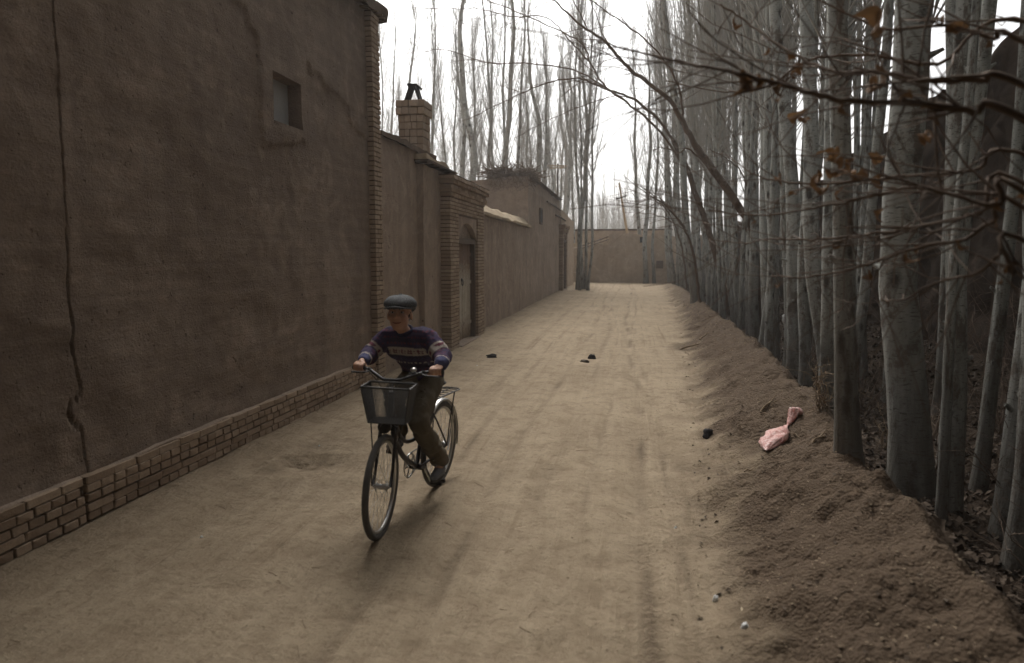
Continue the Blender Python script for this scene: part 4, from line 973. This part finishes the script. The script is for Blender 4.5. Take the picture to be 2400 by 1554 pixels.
    for i in range(5): m.tube([BB+V((0, -.055, 0)), BB+V((.086*math.cos(i*1.257), -.055, .086*math.sin(i*1.257)))], .006, 5)
    m.build('chainring', M['chrome'], b)
    m = MB()
    for s in (-1, 1): m.tube([V((.44, -.055, .285+s*.088)), V((0, -.052, WR+s*.034))], .005, 5)
    m.build('chain', M['iron'], b)
    ends = {}
    for s in (-1, 1):
        e = BB+d*(.165 if s < 0 else -.165); m = MB(); m.tube([BB+V((0, s*.03, 0)), BB+V((0, s*.07, 0))], .011, 8); m.bar(BB+V((0, s*.068, 0)), e+V((0, s*.075, 0)), .022, .014, (0, 1, 0)); m.build('crank', M['chrome'], b)
        m = MB(); m.tube([e+V((0, s*.07, 0)), e+V((0, s*.175, 0))], .006, 6)
        for q in (-1, 1): m.box((e.x+q*.032-.011, min(e.y+s*.088, e.y+s*.172), e.z-.012), (e.x+q*.032+.011, max(e.y+s*.088, e.y+s*.172), e.z+.012))
        m.build('pedal', M['vinyl'], b); ends[s] = e
    m = MB(); m.tube([(.02, .078, .30), (-.03, .082, .46), (-.10, .085, .62)], .006, 6); m.build('kickstand', M['chrome'], b)
    return b, ends, LEAN
bike, PED, LEAN = bicycle()

def capsule(m, p, q, r0, r1, n=12, k=3):
    p, q = Vector(p), Vector(q); t = (q-p).normalized(); path = []; rad = []
    for i in range(k): a = math.pi/2*(1-i/k); path.append(p-t*r0*math.sin(a)); rad.append(max(1e-4, r0*math.cos(a)))
    path.append(p); rad.append(r0); path.append(q); rad.append(r1)
    for i in range(1, k+1): a = math.pi/2*i/k; path.append(q+t*r1*math.sin(a)); rad.append(max(1e-4, r1*math.cos(a)))
    m.tube(path, rad, n)
def chainc(m, pts, rads):
    for i in range(len(pts)-1): capsule(m, pts[i], pts[i+1], rads[i], rads[i+1])
def merged(m, voxel, smooth, it):
    """one continuous skin over overlapping volumes"""
    me = m.mesh('tmp'); o = bpy.data.objects.new('tmp', me); COL.objects.link(o)
    r = o.modifiers.new('r', 'REMESH'); r.mode = 'VOXEL'; r.voxel_size = voxel; r.use_smooth_shade = True
    s = o.modifiers.new('s', 'SMOOTH'); s.factor = smooth; s.iterations = it
    dg = bpy.context.evaluated_depsgraph_get(); dg.update(); res = bpy.data.meshes.new_from_object(o.evaluated_get(dg))
    bpy.data.objects.remove(o); bpy.data.meshes.remove(me)
    res.polygons.foreach_set('use_smooth', [True]*len(res.polygons)); return res
def seg_t(p, a, b):
    d = b-a; t = max(0, min(1, (p-a).dot(d)/d.length_squared)); return t, (p-(a+d*t)).length
def rider():
    V = Vector
    t = thing('person', 'child in grey flat cap and patterned purple sweater riding the bicycle', 'person', (BR_R.x, BR_R.y, (bz+fz)/2)); t.rotation_euler = (0, 0, HEAD)
    sl = math.sin(LEAN); SA = R_(9)
    def L(p): p = V(p); return V((p.x, p.y*math.cos(LEAN)+p.z*sl, p.z*math.cos(LEAN)-p.y*sl))     # point on the tilted bicycle
    def st(p): q = V(p)-V((.9, 0, 0)); return L(V((q.x*math.cos(SA)-q.y*math.sin(SA), q.x*math.sin(SA)+q.y*math.cos(SA), q.z))+V((.9, 0, 0)))
    pel = V((.235, -.015, .935)); belly = V((.28, -.03, 1.03)); chest = V((.345, -.045, 1.155)); neck = V((.395, -.075, 1.255)); hc = V((.465, -.085, 1.385))
    shR, shL = V((.375, -.225, 1.205)), V((.375, .085, 1.215))
    gR, gL = st((.712, -.265, 1.035)), st((.712, .265, 1.035))
    wrR, wrL = gR+V((-.045, -.005, .035)), gL+V((-.045, .010, .035))
    elR, elL = V((.475, -.325, 1.09)), V((.475, .245, 1.09))
    hipR, hipL = V((.24, -.085, .90)), V((.24, .06, .90))
    pR, pL = L(PED[-1]+V((0, -.125, .02))), L(PED[1]+V((0, .125, .02)))
    anR, anL = pR+V((-.075, .005, .085)), pL+V((-.075, -.01, .085))
    knR, knL = V((.60, -.075, .835)), V((.565, .085, .655))
    # ---- body
    yaw = R_(12); hq = Matrix.Rotation(yaw, 3, 'Z') @ Matrix.Rotation(R_(-11), 3, 'Y') @ Matrix.Scale(1.06, 3)
    def H(x, y, z): return hc+hq @ V((x, y, z))
    m = MB()
    m.ball(H(-.008, 0, .030), (.093, .077, .088), 18, 12, hq); m.ball(H(.012, 0, -.035), (.074, .063, .080), 16, 10, hq); m.ball(H(.042, 0, -.085), (.036, .040, .030), 12, 8, hq)
    for s in (-1, 1): m.ball(H(.050, s*.036, -.030), (.030, .028, .028), 10, 8, hq); m.ball(H(-.005, s*.078, -.012), (.016, .010, .028), 10, 8, hq); m.ball(H(.074, s*.030, .022), (.016, .030, .011), 10, 6, hq)
    chainc(m, [H(.084, 0, .008), H(.100, 0, -.024)], [.010, .014]); m.ball(H(.092, .013, -.030), (.010, .009, .008), 8, 6, hq); m.ball(H(.092, -.013, -.030), (.010, .009, .008), 8, 6, hq)
    m.ball(H(.076, 0, -.062), (.014, .028, .008), 10, 6, hq); m.ball(H(.073, 0, -.076), (.014, .022, .008), 10, 6, hq)
    chainc(m, [neck+V((-.02, 0, -.03)), H(-.012, 0, -.07)], [.048, .045])
    chainc(m, [pel, belly, chest, neck+V((-.02, 0, -.03))], [.10, .095, .10, .06])
    for sh, el, wr, g, s in ((shR, elR, wrR, gR, -1), (shL, elL, wrL, gL, 1)):
        chainc(m, [sh, el, wr], [.042, .034, .024])
        ax = (st((.696, s*.315, 1.035))-st((.728, s*.215, 1.035))).normalized()       # along the grip, outward
        fwd = V((1, 0, 0)); up = V((0, 0, 1))
        capsule(m, wr, g+V((-.020, 0, .030))+ax*.0, .021, .020); capsule(m, g+ax*.026+V((-.014, 0, .026)), g-ax*.026+V((-.014, 0, .026)), .015, .015)
        for k, l in enumerate((.95, 1.05, 1.0, .82)):
            b0 = g+ax*(-.033+.022*k)*1.0
            chainc(m, [b0+V((.000, 0, .028)), b0+V((.024*l, 0, .018)), b0+V((.028*l, 0, -.006)), b0+V((.012, 0, -.022*l))], [.0095, .009, .0085, .0075])
        chainc(m, [g-ax*.030+V((-.022, 0, .018)), g-ax*.046+V((-.014, 0, -.004)), g-ax*.052+V((.006, 0, -.016))], [.011, .010, .0085])
    for hp, kn, an, pd in ((hipR, knR, anR, pR), (hipL, knL, anL, pL)): chainc(m, [hp, kn, an], [.072, .052, .034]); chainc(m, [an, pd+V((0, 0, .03)), pd+V((.06, 0, .025))], [.034, .03, .022])
    body = merged(m, .0055, .5, 4)
    sk = NT('skin'); n = sk.noise(sk.coord(), 30, 4, .6); col = sk.mix(n, (.40, .225, .150), (.50, .30, .205)); sk.b.inputs['Subsurface Weight'].default_value = .08; sk.b.inputs['Subsurface Radius'].default_value = (.01, .004, .002); sk.bump(n, .15, .004)
    body.materials.append(sk.done(col, .6)); link('body', body, t)
    eyew = mk_simple('eye_white', (.5, .48, .45), (.55, .52, .5), 10, .3, 0); dark = mk_simple('dark_brown', (.016, .010, .008), (.022, .015, .012), 10, .4, 0); lip = mk_simple('lip', (.20, .075, .055), (.24, .09, .065), 20, .6, .1)
    for s in (-1, 1):
        e = MB(); e.ball(H(.071, s*.031, .006), (.012, .014, .0075), 10, 7, hq); ey = e.build('eye', eyew, t); e = MB(); e.ball(H(.0795, s*.030, .006), (.0045, .007, .007), 8, 6, hq); e.build('iris', dark, ey)
        e = MB(); e.tube([H(.086, s*.014, .024), H(.089, s*.030, .030), H(.078, s*.050, .024)], [.0035, .0045, .002], 6); e.build('eyebrow', dark, t)
    e = MB(); e.tube([H(.076, -.029, -.060), H(.085, -.015, -.066), H(.088, 0, -.068), H(.085, .015, -.066), H(.076, .029, -.060)], [.002, .0045, .005, .0045, .002], 6); e.build('mouth', lip, t)
    # hair below the cap
    e = MB(); e.ball(H(-.022, 0, .012), (.083, .0815, .075), 16, 10, hq); h_ = e.build('hair', dark, t)
    # ---- cap: soft crown pulled forward onto a stiff visor
    m = MB(); vs = []; fs = []; N = 28; rings = ((.97, .040), (1.08, .048), (1.17, .064), (1.13, .090), (.90, .116), (.52, .130), (.14, .134))
    for (s, z) in rings:
        for k in range(N):
            a = 2*math.pi*k/N; cx, cy = math.cos(a), math.sin(a); fwd = max(0, cx)
            x = -.012+cx*.104*s+fwd**2*.030*s; y = cy*.094*s; zz = z-fwd**1.5*.020*s*(1 if z > .03 else .3)-(.020*max(0, -cx) if z < .06 else 0)
            w_ = fbm((cx*2.3, cy*2.3, z*14), 3)*.006; vs.append(H(x+w_, y+w_, zz+w_))
    for i in range(len(rings)-1):
        for k in range(N): fs.append((i*N+k, i*N+(k+1) % N, (i+1)*N+(k+1) % N, (i+1)*N+k))
    fs.append(tuple(range((len(rings)-1)*N, len(rings)*N))); m.add(vs, fs, True); m.ball(H(-.01, 0, .135), (.012, .012, .007))
    tw = NT('tweed'); P = tw.coord(); n = tw.noise(P, 210, 2, .5); n2 = tw.noise(P, 40, 3, .6); col = tw.mix(tw.ramp(n, (.4, 0), (.6, 1)), (.028, .028, .029), (.135, .137, .139)); col = tw.mix(tw.math('MULTIPLY', n2, .5), col, (.06, .061, .063)); tw.bump(n, .5, .004)
    TW = tw.done(col, .95); cap = m.build('cap', TW, t); sm = cap.modifiers.new('t', 'SOLIDIFY'); sm.thickness = .004
    m = MB(); vs = []; fs = []; n = 14
    for i in range(n+1):
        a = R_(-68+136*i/n)
        for j in range(4):
            r = j/3; vs.append(H(-.012+math.cos(a)*(.100+.030*math.cos(a))+r*.056*math.cos(a)**.7, math.sin(a)*(.094+.012*r), .046-.016*r*math.cos(a)-.008*abs(math.sin(a))))
    fs = [(i*4+j, i*4+j+1, i*4+j+5, i*4+j+4) for i in range(n) for j in range(3)]; m.add(vs, fs, True); v_ = m.build('visor', TW, cap); sm = v_.modifiers.new('t', 'SOLIDIFY'); sm.thickness = .007
    # ---- sweater
    m = MB()
    def ovals(m, pts, rx, ry, n=20):
        vs = []; fs = []; N = len(pts)
        for i, p in enumerate(pts):
            tt = (pts[min(i+1, N-1)]-pts[max(i-1, 0)]).normalized(); side = V((0, 1, 0)); f = side.cross(tt).normalized(); side = tt.cross(f)
            for k in range(n): a = 2*math.pi*k/n; vs.append(p+f*(rx[i]*math.cos(a))+side*(ry[i]*math.sin(a)))
        fs = [(i*n+k, i*n+(k+1) % n, i*n+n+(k+1) % n, i*n+n+k) for i in range(N-1) for k in range(n)]+[tuple(range(n)), tuple(range(N*n-n, N*n))]; m.add(vs, fs, True)
    ovals(m, [pel+V((.03, .012, -.125)), pel+V((.01, .01, -.075)), pel+V((0, .01, -.03)), pel+V((.01, .005, .03)), belly, belly.lerp(chest, .5), chest, chest.lerp(neck, .5)+V((-.01, 0, 0)), neck+V((-.01, 0, -.02)), neck+V((.0, 0, .02))],
          [.112, .122, .125, .125, .120, .122, .122, .105, .075, .058], [.140, .146, .150, .146, .148, .160, .172, .158, .088, .060])
    for sh, el, wr in ((shR, elR, wrR), (shL, elL, wrL)):
        inn = sh.lerp(chest+V((0, 0, .06)), .45); chainc(m, [inn, sh, sh.lerp(el, .5), el, el.lerp(wr, .55), wr.lerp(el, .10)], [.088, .076, .070, .066, .055, .042])
        capsule(m, sh.lerp(chest, .3)+V((0, 0, -.07)), sh.lerp(chest, .3), .07, .08)
    sw = merged(m, .0075, .5, 5)
    cols = []; navy, purple, red, cream, blue = (.020, .018, .048), (.042, .029, .080), (.15, .028, .040), (.52, .46, .38), (.055, .068, .15)
    for v in sw.vertices:
        p = v.co; q = fbm(p*7, 3)*.013+fbm(p*26, 2)*.004+.005*math.sin(p.z*70+p.y*25+4*fbm(p*4, 2))*sstep(1.12, 1.0, p.z); v.co += v.normal*q
        best = None
        for sh, el, wr in ((shR, elR, wrR), (shL, elL, wrL)):
            a, da = seg_t(p, sh, el); c, dc = seg_t(p, el, wr)
            if da < dc: s_, d_ = a*.21, da
            else: s_, d_ = .21+c*.25, dc
            if best is None or d_ < best[1]: best = (s_, d_, sh, el, wr)
        s_, d_ = best[0], best[1]; arm = s_ > .035 and d_ < .092 and abs(p.y+.06) > .165
        ang = math.atan2(p.y+.04, p.x-.3)
        if arm:
            u = s_; around = math.atan2((p-best[2]).z, (p-best[2]).x)*.09; g = u-.20
            c = purple if math.sin(u*90) > -.2 else navy
            if .115 < u < .175: c = cream if not (.13 < u < .16 and math.sin(around*190) > .25) else red
            elif .36 < u < .378: c = cream
            elif u > .378: c = blue
            elif math.sin(u*180) > .75 and math.sin(around*260) > 0: c = red
        else:
            z = p.z+.10*(p.x-.40); x = p.y*1.0+p.x*.2
            c = navy if math.sin(z*95) > .1 else purple
            front = p.x > .30
            if 1.093 < z < 1.150 and abs(p.y+.045) < .150 and front:
                c = cream
                if 1.106 < z < 1.138 and (math.sin(x*250)+.8*math.sin(x*95+1)+.7*math.sin(z*420)) > .35: c = red
            elif 1.055 < z < 1.075 and math.sin(x*260+z*400) > .2: c = blue
            elif 1.03 < z < 1.04 and math.sin(x*220) > .0: c = cream
            elif z > 1.17 and math.sin(z*150) > .55 and math.sin(x*240) > -.1: c = red
            elif .96 < z < .985 and math.sin(x*230+2) > .4: c = red
            elif z < .90: c = navy
        cols.extend((*c, 1))
    ca = sw.color_attributes.new('knit', 'FLOAT_COLOR', 'POINT'); ca.data.foreach_set('color', cols)
    kn = NT('knit_wool'); at = kn.new('ShaderNodeAttribute'); at.attribute_name = 'knit'; P = kn.coord(); n = kn.noise(P, 260, 2, .6); n2 = kn.noise(P, 60, 3, .6)
    col = kn.mix(kn.math('MULTIPLY', n, .55), at.outputs['Color'], (.10, .075, .10)); col = kn.mix(kn.math('MULTIPLY', n2, .3), col, (.02, .016, .03)); kn.bump(kn.math('ADD', n, n2), .6, .005)
    sw.materials.append(kn.done(col, .95, 0, .1)); link('sweater', sw, t)
    m = MB(); m.lathe([(.066, -.020), (.066, .0), (.060, .014), (.052, .016), (.050, -.02)], neck+V((.012, 0, .010)), (.42, 0, .9), 18); m.build('collar', mk_simple('navy_rib', (.018, .016, .04), (.03, .024, .06), 40, .95, .3), t)
    # ---- trousers and shoes
    m = MB(); ovals(m, [pel+V((0, .01, .0)), pel+V((.0, .0, -.05)), pel+V((.03, 0, -.095))], [.11, .12, .09], [.125, .13, .11])
    chainc(m, [hipR, hipR.lerp(knR, .5), knR, knR.lerp(anR, .5), anR+V((0, 0, .03))], [.086, .082, .072, .068, .060])
    chainc(m, [hipL, hipL.lerp(knL, .5), knL, knL.lerp(anL, .5), anL+V((0, 0, .035))], [.088, .086, .076, .074, .068])
    tr = merged(m, .009, .5, 4)
    for v in tr.vertices: p = v.co; v.co += v.normal*(fbm(p*6+V((3, 1, 0)), 3)*.014+.008*math.sin(p.z*46+p.x*30+fbm(p*5, 2)*4)*.8)
    tr.materials.append(mk_simple('olive_cotton', (.080, .063, .040), (.125, .10, .066), 9, .95, .4)); link('trousers', tr, t)
    shoe = mk_simple('grey_shoe', (.10, .10, .105), (.18, .18, .185), 16, .8, .3); sole = mk_simple('shoe_sole', (.05, .046, .042), (.09, .08, .07), 16, .9, .3)
    for an, pd in ((anR, pR), (anL, pL)):
        m = MB(); chainc(m, [an+V((-.015, 0, -.035)), pd+V((.0, 0, .034)), pd+V((.062, 0, .026))], [.040, .040, .033]); capsule(m, an+V((-.01, 0, .015)), an+V((-.015, 0, -.03)), .040, .040)
        s_ = link('shoe', merged(m, .006, .5, 3), t); s_.data.materials.append(shoe)
        m = MB(); vs = []; n = 20; z0 = pd.z-.006; ha = an.x-.055; tb = pd.x+.098
        for zz in (z0, z0+.02):
            for k in range(n): a = 2*math.pi*k/n; vs.append(((ha+tb)/2+math.cos(a)*(tb-ha)/2, pd.y+math.sin(a)*(.036+.006*math.cos(a)), zz))
        m.add(vs, [tuple(range(n))[::-1], tuple(range(n, 2*n))]+[(k, (k+1) % n, n+(k+1) % n, n+k) for k in range(n)]); m.build('sole', sole, s_)
    return t
rider()

# ================================================================== UTILITY POLE
def pole():
    b = at_z(1487, 657, 0); Y = b.y
    t = thing('utility_pole', 'pale leaning timber pole with a short crossbar at the lane end', 'pole', b)
    top = at_y(1451, 428, Y); m = MB(); m.tube([b+Vector((0, 0, -.2)), b.lerp(top, .3)+Vector((.03, 0, 0)), b.lerp(top, .65), top], [.11, .10, .085, .06], 9); off(m.build('post', M['polewood'], t), t)
    a, c = at_y(1443, 467, Y-.09), at_y(1469, 459, Y-.09); m = MB(); m.bar(a, c, .07, .08); off(m.build('crossbar', M['wood'], t), t)
    for k in (.12, .88): mm = MB(); q = a.lerp(c, k); mm.lathe([(.02, .03), (.035, .06), (.025, .09), (.03, .12)], q, (0, 0, 1), 8); off(mm.build('insulator', M['soot_shade'], t), t)
    # second pole behind the houses
    d = ray(1306, 560); p = CAM+d*(44/d.y); t = thing('utility_pole', 'thin pole with cross arms rising behind the far chimney', 'pole', (p.x, p.y, 0)); top = at_y(1306, 384, 44); m = MB(); m.tube([(0, 0, -.2), (0, 0, top.z)], [.09, .05], 8); m.build('post', M['wood'], t)
    for k in range(2): mm = MB(); mm.bar((-.75+.2*k, -.07, top.z-.10-.16*k), (.55-.1*k, -.07, top.z-.16-.10*k), .06, .08); mm.build('crossbar', M['polewood'], t)
pole()

# ================================================================== LITTER
def litter():
    rr = random.Random(31)
    def blob(px, py, size, col, name, label, cat, flat=.45, rough=.9, seed=0):
        p = px_ground(px, py); p.z = ground_z(p.x, p.y)
        bm = bmesh.new(); bmesh.ops.create_icosphere(bm, subdivisions=3, radius=1)
        for v in bm.verts:
            q = v.co.copy(); d = 1+.45*noise.fractal(q*1.6+Vector((seed*3.1, 0, 0)), .8, 2, 3); v.co = Vector((q.x*size[0]*d, q.y*size[1]*d, max(-.12, q.z*d+.25)*size[2]))
        me = bpy.data.meshes.new(name); bm.to_mesh(me); bm.free(); me.polygons.foreach_set('use_smooth', [True]*len(me.polygons)); me.materials.append(col)
        o = link(name, me); o.location = p; o.rotation_euler.z = rr.uniform(0, 6.28); tag(o, label, cat); return o
    white = mk_simple('white_plastic', (.62, .62, .60), (.75, .75, .73), 20, .6, .2); rag = mk_simple('dark_rag', (.018, .016, .017), (.04, .036, .036), 18, .95, .5); cloth = mk_simple('brown_rag', (.06, .045, .035), (.11, .085, .065), 18, .95, .5)
    blob(1152, 839, (.10, .05, .05), rag, 'rag', 'dark crumpled rag on the lane near the brick gateway', 'rag', seed=1)
    blob(1387, 840, (.085, .05, .06), rag, 'rag', 'black crumpled rag lying in the middle of the lane', 'rag', seed=2)
    blob(1371, 848, (.09, .04, .035), cloth, 'rag', 'brown scrap lying against the black rag in the lane', 'rag', seed=3)
    blob(1659, 1023, (.075, .05, .06), rag, 'rag', 'black crumpled scrap at the toe of the bank', 'rag', seed=4)
    blob(1677, 1411, (.016, .013, .022), white, 'paper_scrap', 'small round white scrap in the dirt at the bank toe', 'litter', seed=5)
    blob(1745, 1489, (.022, .015, .018), white, 'paper_scrap', 'square white scrap of paper in the dirt below the bank', 'litter', seed=6)
    blob(1738, 1448, (.035, .006, .006), mk_simple('straw', (.40, .33, .22), (.5, .42, .3), 9, .9, .2), 'straw_scrap', 'pale curled straw between the two white scraps', 'litter', seed=7)
    for k, (px, py) in enumerate(((748, 1042), (472, 1258), (1118, 857), (1626, 763), (1583, 1238))): blob(px, py, (.010, .008, .008), white, 'paper_speck', 'tiny pale speck of paper on the dirt', 'litter', seed=10+k)['group'] = 'pale specks scattered on the lane'
    # pink bag: a swollen body tied to a smaller puff, lying down the bank
    bagm = NT('pink_bag'); P = bagm.coord(); n = bagm.noise(P, 26, 5, .7, 1.5); n2 = bagm.noise(P, 9, 4, .6); col = bagm.mix(bagm.ramp(n, (.42, 0), (.62, 1)), (.52, .20, .165), (.72, .52, .47)); bagm.bump(bagm.math('ADD', n, n2), .7, .02)
    BM = bagm.done(col, .42, 0, .5)
    lo, tie, hi = px_ground(1803, 1052), px_ground(1846, 985), px_ground(1864, 975)
    t = thing('plastic_bag', 'pink tied plastic bag lying on the earth bank', 'bag', (lo.x, lo.y, ground_z(lo.x, lo.y)))
    def sack(a, b, w0, h0, seed, nm, prof):
        m = MB(); vs = []; N = 30; K = 40
        a = Vector((a.x, a.y, ground_z(a.x, a.y))); b = Vector((b.x, b.y, ground_z(b.x, b.y))); d = b-a; s = Vector((d.y, -d.x, 0)).normalized(); up = s.cross(d).normalized()
        if up.z < 0: up = -up
        for i in range(N+1):
            u = i/N; wd = pw(u, prof); c = a+d*u+up*(h0*wd*.75+.006); c.z = max(c.z, ground_z(c.x, c.y)+h0*wd*.9+.01)
            for k in range(K):
                q = 2*math.pi*k/K; f = 1+.26*fbm((math.cos(q)*2.2+seed, math.sin(q)*2.2, u*4), 4)-.10*abs(math.sin(q*4.5+u*2+2*fbm((u*4, q, seed), 2))); z = math.sin(q)*h0*wd*f
                vs.append(c+s*(math.cos(q)*w0*wd*f)+up*z)
        m.add(vs, [(i*K+k, i*K+(k+1) % K, i*K+K+(k+1) % K, i*K+K+k) for i in range(N) for k in range(K)]+[tuple(range(K)), tuple(range(N*K, N*K+K))], True); off(m.build(nm, BM, t), t)
    e0, e1 = px_ground(1795, 1060), px_ground(1846, 988)
    sack(e0, e1, .095, .046, 1, 'body', [(0, .05), (.05, .45), (.2, .92), (.4, 1), (.6, .8), (.8, .45), (.95, .16), (1, .1)])
    sack(e1, px_ground(1876, 968), .05, .032, 2, 'knot_end', [(0, .14), (.2, .5), (.5, 1), (.8, 1.1), (.95, .8), (1, .2)])
    # white bag caught on the stems
    p = px_ground(1836, 845); q = at_y(1840, 745, p.y-.1); t = thing('plastic_bag', 'white plastic bag caught on twigs between the trunks', 'bag', q)
    bm = bmesh.new(); bmesh.ops.create_icosphere(bm, subdivisions=3, radius=1)
    for v in bm.verts: c = v.co.copy(); d = 1+.5*noise.fractal(c*2, .8, 2, 3); v.co = Vector((c.x*.05*d, c.y*.04*d, c.z*.12*d))
    me = bpy.data.meshes.new('sack'); bm.to_mesh(me); bm.free(); me.polygons.foreach_set('use_smooth', [True]*len(me.polygons)); me.materials.append(white); link('sack', me, t)
    m = MB(); m.tube([(0, 0, .08), (.04, .02, .14), (.14, .06, .14)], .006, 5); m.build('handle', white, t)
    # sticks lying on the bank
    for k, (a, b, r, lab) in enumerate((((1595, 820), (1650, 803), .022, 'pale thick stick lying on the far slope of the bank'), ((1780, 975), (1822, 955), .012, 'forked dry twig on the bank above the pink bag'), ((1860, 1003), (1882, 1006), .005, 'thin straw stalk lying across the pink bag end'), ((1905, 1028), (1935, 1018), .010, 'dry curled stalk on the bank crest near the leaning poplar'), ((1640, 795), (1660, 782), .018, 'dark root stub poking from the far bank'), ((1745, 1105), (1770, 1092), .008, 'dry pale stalk low on the bank below the pink bag'))):
        A, B = px_ground(*a), px_ground(*b); A.z = ground_z(A.x, A.y)+r*.8; B.z = ground_z(B.x, B.y)+r*.8; md = (A+B)/2; md.z = max(md.z, ground_z(md.x, md.y)+r*.9)
        t = thing('stick', lab, 'stick', A); m = MB(); pts = spline([A, A.lerp(md, .5)+Vector((0, .01, .01)), md, B], 4); m.tube(pts, [r*(1-.5*i/len(pts)) for i in range(len(pts))], 6)
        off(m.build('stem', M['drytwig'], t), t); m = MB(); m.tube([md, md+(B-A).normalized()*.06+Vector((.03, .05, .035))], [r*.6, r*.3], 5); off(m.build('side_twig', M['drytwig'], t), t)
litter()
def scatter():
    rr = random.Random(44)
    def leaves():
        m = MB()
        for k in range(32000):
            y = 2.6+rr.random()**1.6*34; x = pw(y, CREST)+.22+3.4*rr.random()
            z = ground_z(x, y, True)+rr.uniform(.004, .05); s = rr.uniform(.014, .034)*(1+.02*y); a = rr.uniform(0, 6.28); tl = rr.gauss(0, .5)
            u = Vector((math.cos(a), math.sin(a), tl))*s; v = Vector((-math.sin(a), math.cos(a), rr.gauss(0, .5)))*s*.75; c = Vector((x, y, z)); h = Vector((0, 0, s*rr.uniform(.1, .5)))
            m.add([c-u, c-v+h*.6, c+u*1.0, c+v+h*.6, c+h*.1], [(0, 1, 4), (1, 2, 4), (2, 3, 4), (3, 0, 4)])
        for k in range(700):
            y = 2.3+rr.random()**1.4*26; x = rr.uniform(pw(y, TOE)-.1, pw(y, CREST)+.2); z = ground_z(x, y)+.004; s = rr.uniform(.007, .018)*(1+.02*y); a = rr.uniform(0, 6.28)
            u = Vector((math.cos(a), math.sin(a), rr.gauss(0, .3)))*s; v = Vector((-math.sin(a), math.cos(a), rr.gauss(0, .3)))*s*.7; c = Vector((x, y, z)); h = Vector((0, 0, s*.4)); m.add([c-u, c-v+h, c+u, c+v+h, c], [(0, 1, 4), (1, 2, 4), (2, 3, 4), (3, 0, 4)])
        tag(m.build('leaf_litter', M['litterleaf']), 'dark fallen leaves heaped in the ditch between the trunks', 'leaves', None, 'stuff')
    leaves()
    def clods():
        m = MB()
        base = []
        for v in ((1,0,0),(-1,0,0),(0,1,0),(0,-1,0),(0,0,1),(0,0,-1)): base.append(Vector(v))
        F = [(0,2,4),(2,1,4),(1,3,4),(3,0,4),(2,0,5),(1,2,5),(3,1,5),(0,3,5)]
        for k in range(7500):
            y = 2.2+rr.random()**1.7*36; toe, cr = pw(y, TOE), pw(y, CREST)
            if rr.random() < .55: x = rr.gauss(toe+.35, .45); s = rr.uniform(.003, .010)
            else: x = rr.uniform(-3.4, toe); s = rr.uniform(.002, .0055)
            if x > cr+.2 or x < -3.45: continue
            s *= 1+.012*y; c = Vector((x, y, ground_z(x, y)+s*.2)); q = [c+Vector((b.x*s*rr.uniform(.7, 1.4), b.y*s*rr.uniform(.7, 1.4), b.z*s*rr.uniform(.4, .8))) for b in base]; m.add(q, F)
        tag(m.build('clods', M['clod']), 'small earth clods and grit scattered on lane and bank', 'gravel', None, 'stuff')
    M['clod'] = mk_simple('clod', (.24, .18, .122), (.34, .265, .18), 3, .98, .2)
    clods()
    m = MB()
    for k in range(240):
        y = 2.4+rr.random()**1.5*22; x = rr.uniform(-3.2, pw(y, CREST)); a = rr.uniform(0, 3.14); l = rr.uniform(.015, .05)*(1+.04*y); d = Vector((math.cos(a), math.sin(a), 0))*l; c = Vector((x, y, 0)); e, f = c-d, c+d
        e.z = ground_z(e.x, e.y)+.003; f.z = ground_z(f.x, f.y)+.003; md = (e+f)/2+Vector((rr.uniform(-.01, .01), rr.uniform(-.01, .01), .004)); m.tube([e, md, f], .0016*(1+.05*y), 3, False)
    tag(m.build('straw', M['drytwig']), 'bits of straw and fine twigs trodden into the lane', 'straw', None, 'stuff')
scatter()

# ================================================================== AIR
hz = MB(); hz.box((-120, -14, -1.6), (120, 230, 26))
hm = bpy.data.materials.new('haze'); hm.use_nodes = True; ht = hm.node_tree; ht.nodes.clear()
pv = ht.nodes.new('ShaderNodeVolumePrincipled'); pv.inputs['Color'].default_value = (.97, .97, .97, 1); pv.inputs['Density'].default_value = .0013; pv.inputs['Anisotropy'].default_value = .5
ho = ht.nodes.new('ShaderNodeOutputMaterial'); ht.links.new(pv.outputs[0], ho.inputs['Volume'])
HAZE = hz.build('haze', hm); tag(HAZE, 'pale dusty air over the lane and trees', 'haze', None, 'stuff')
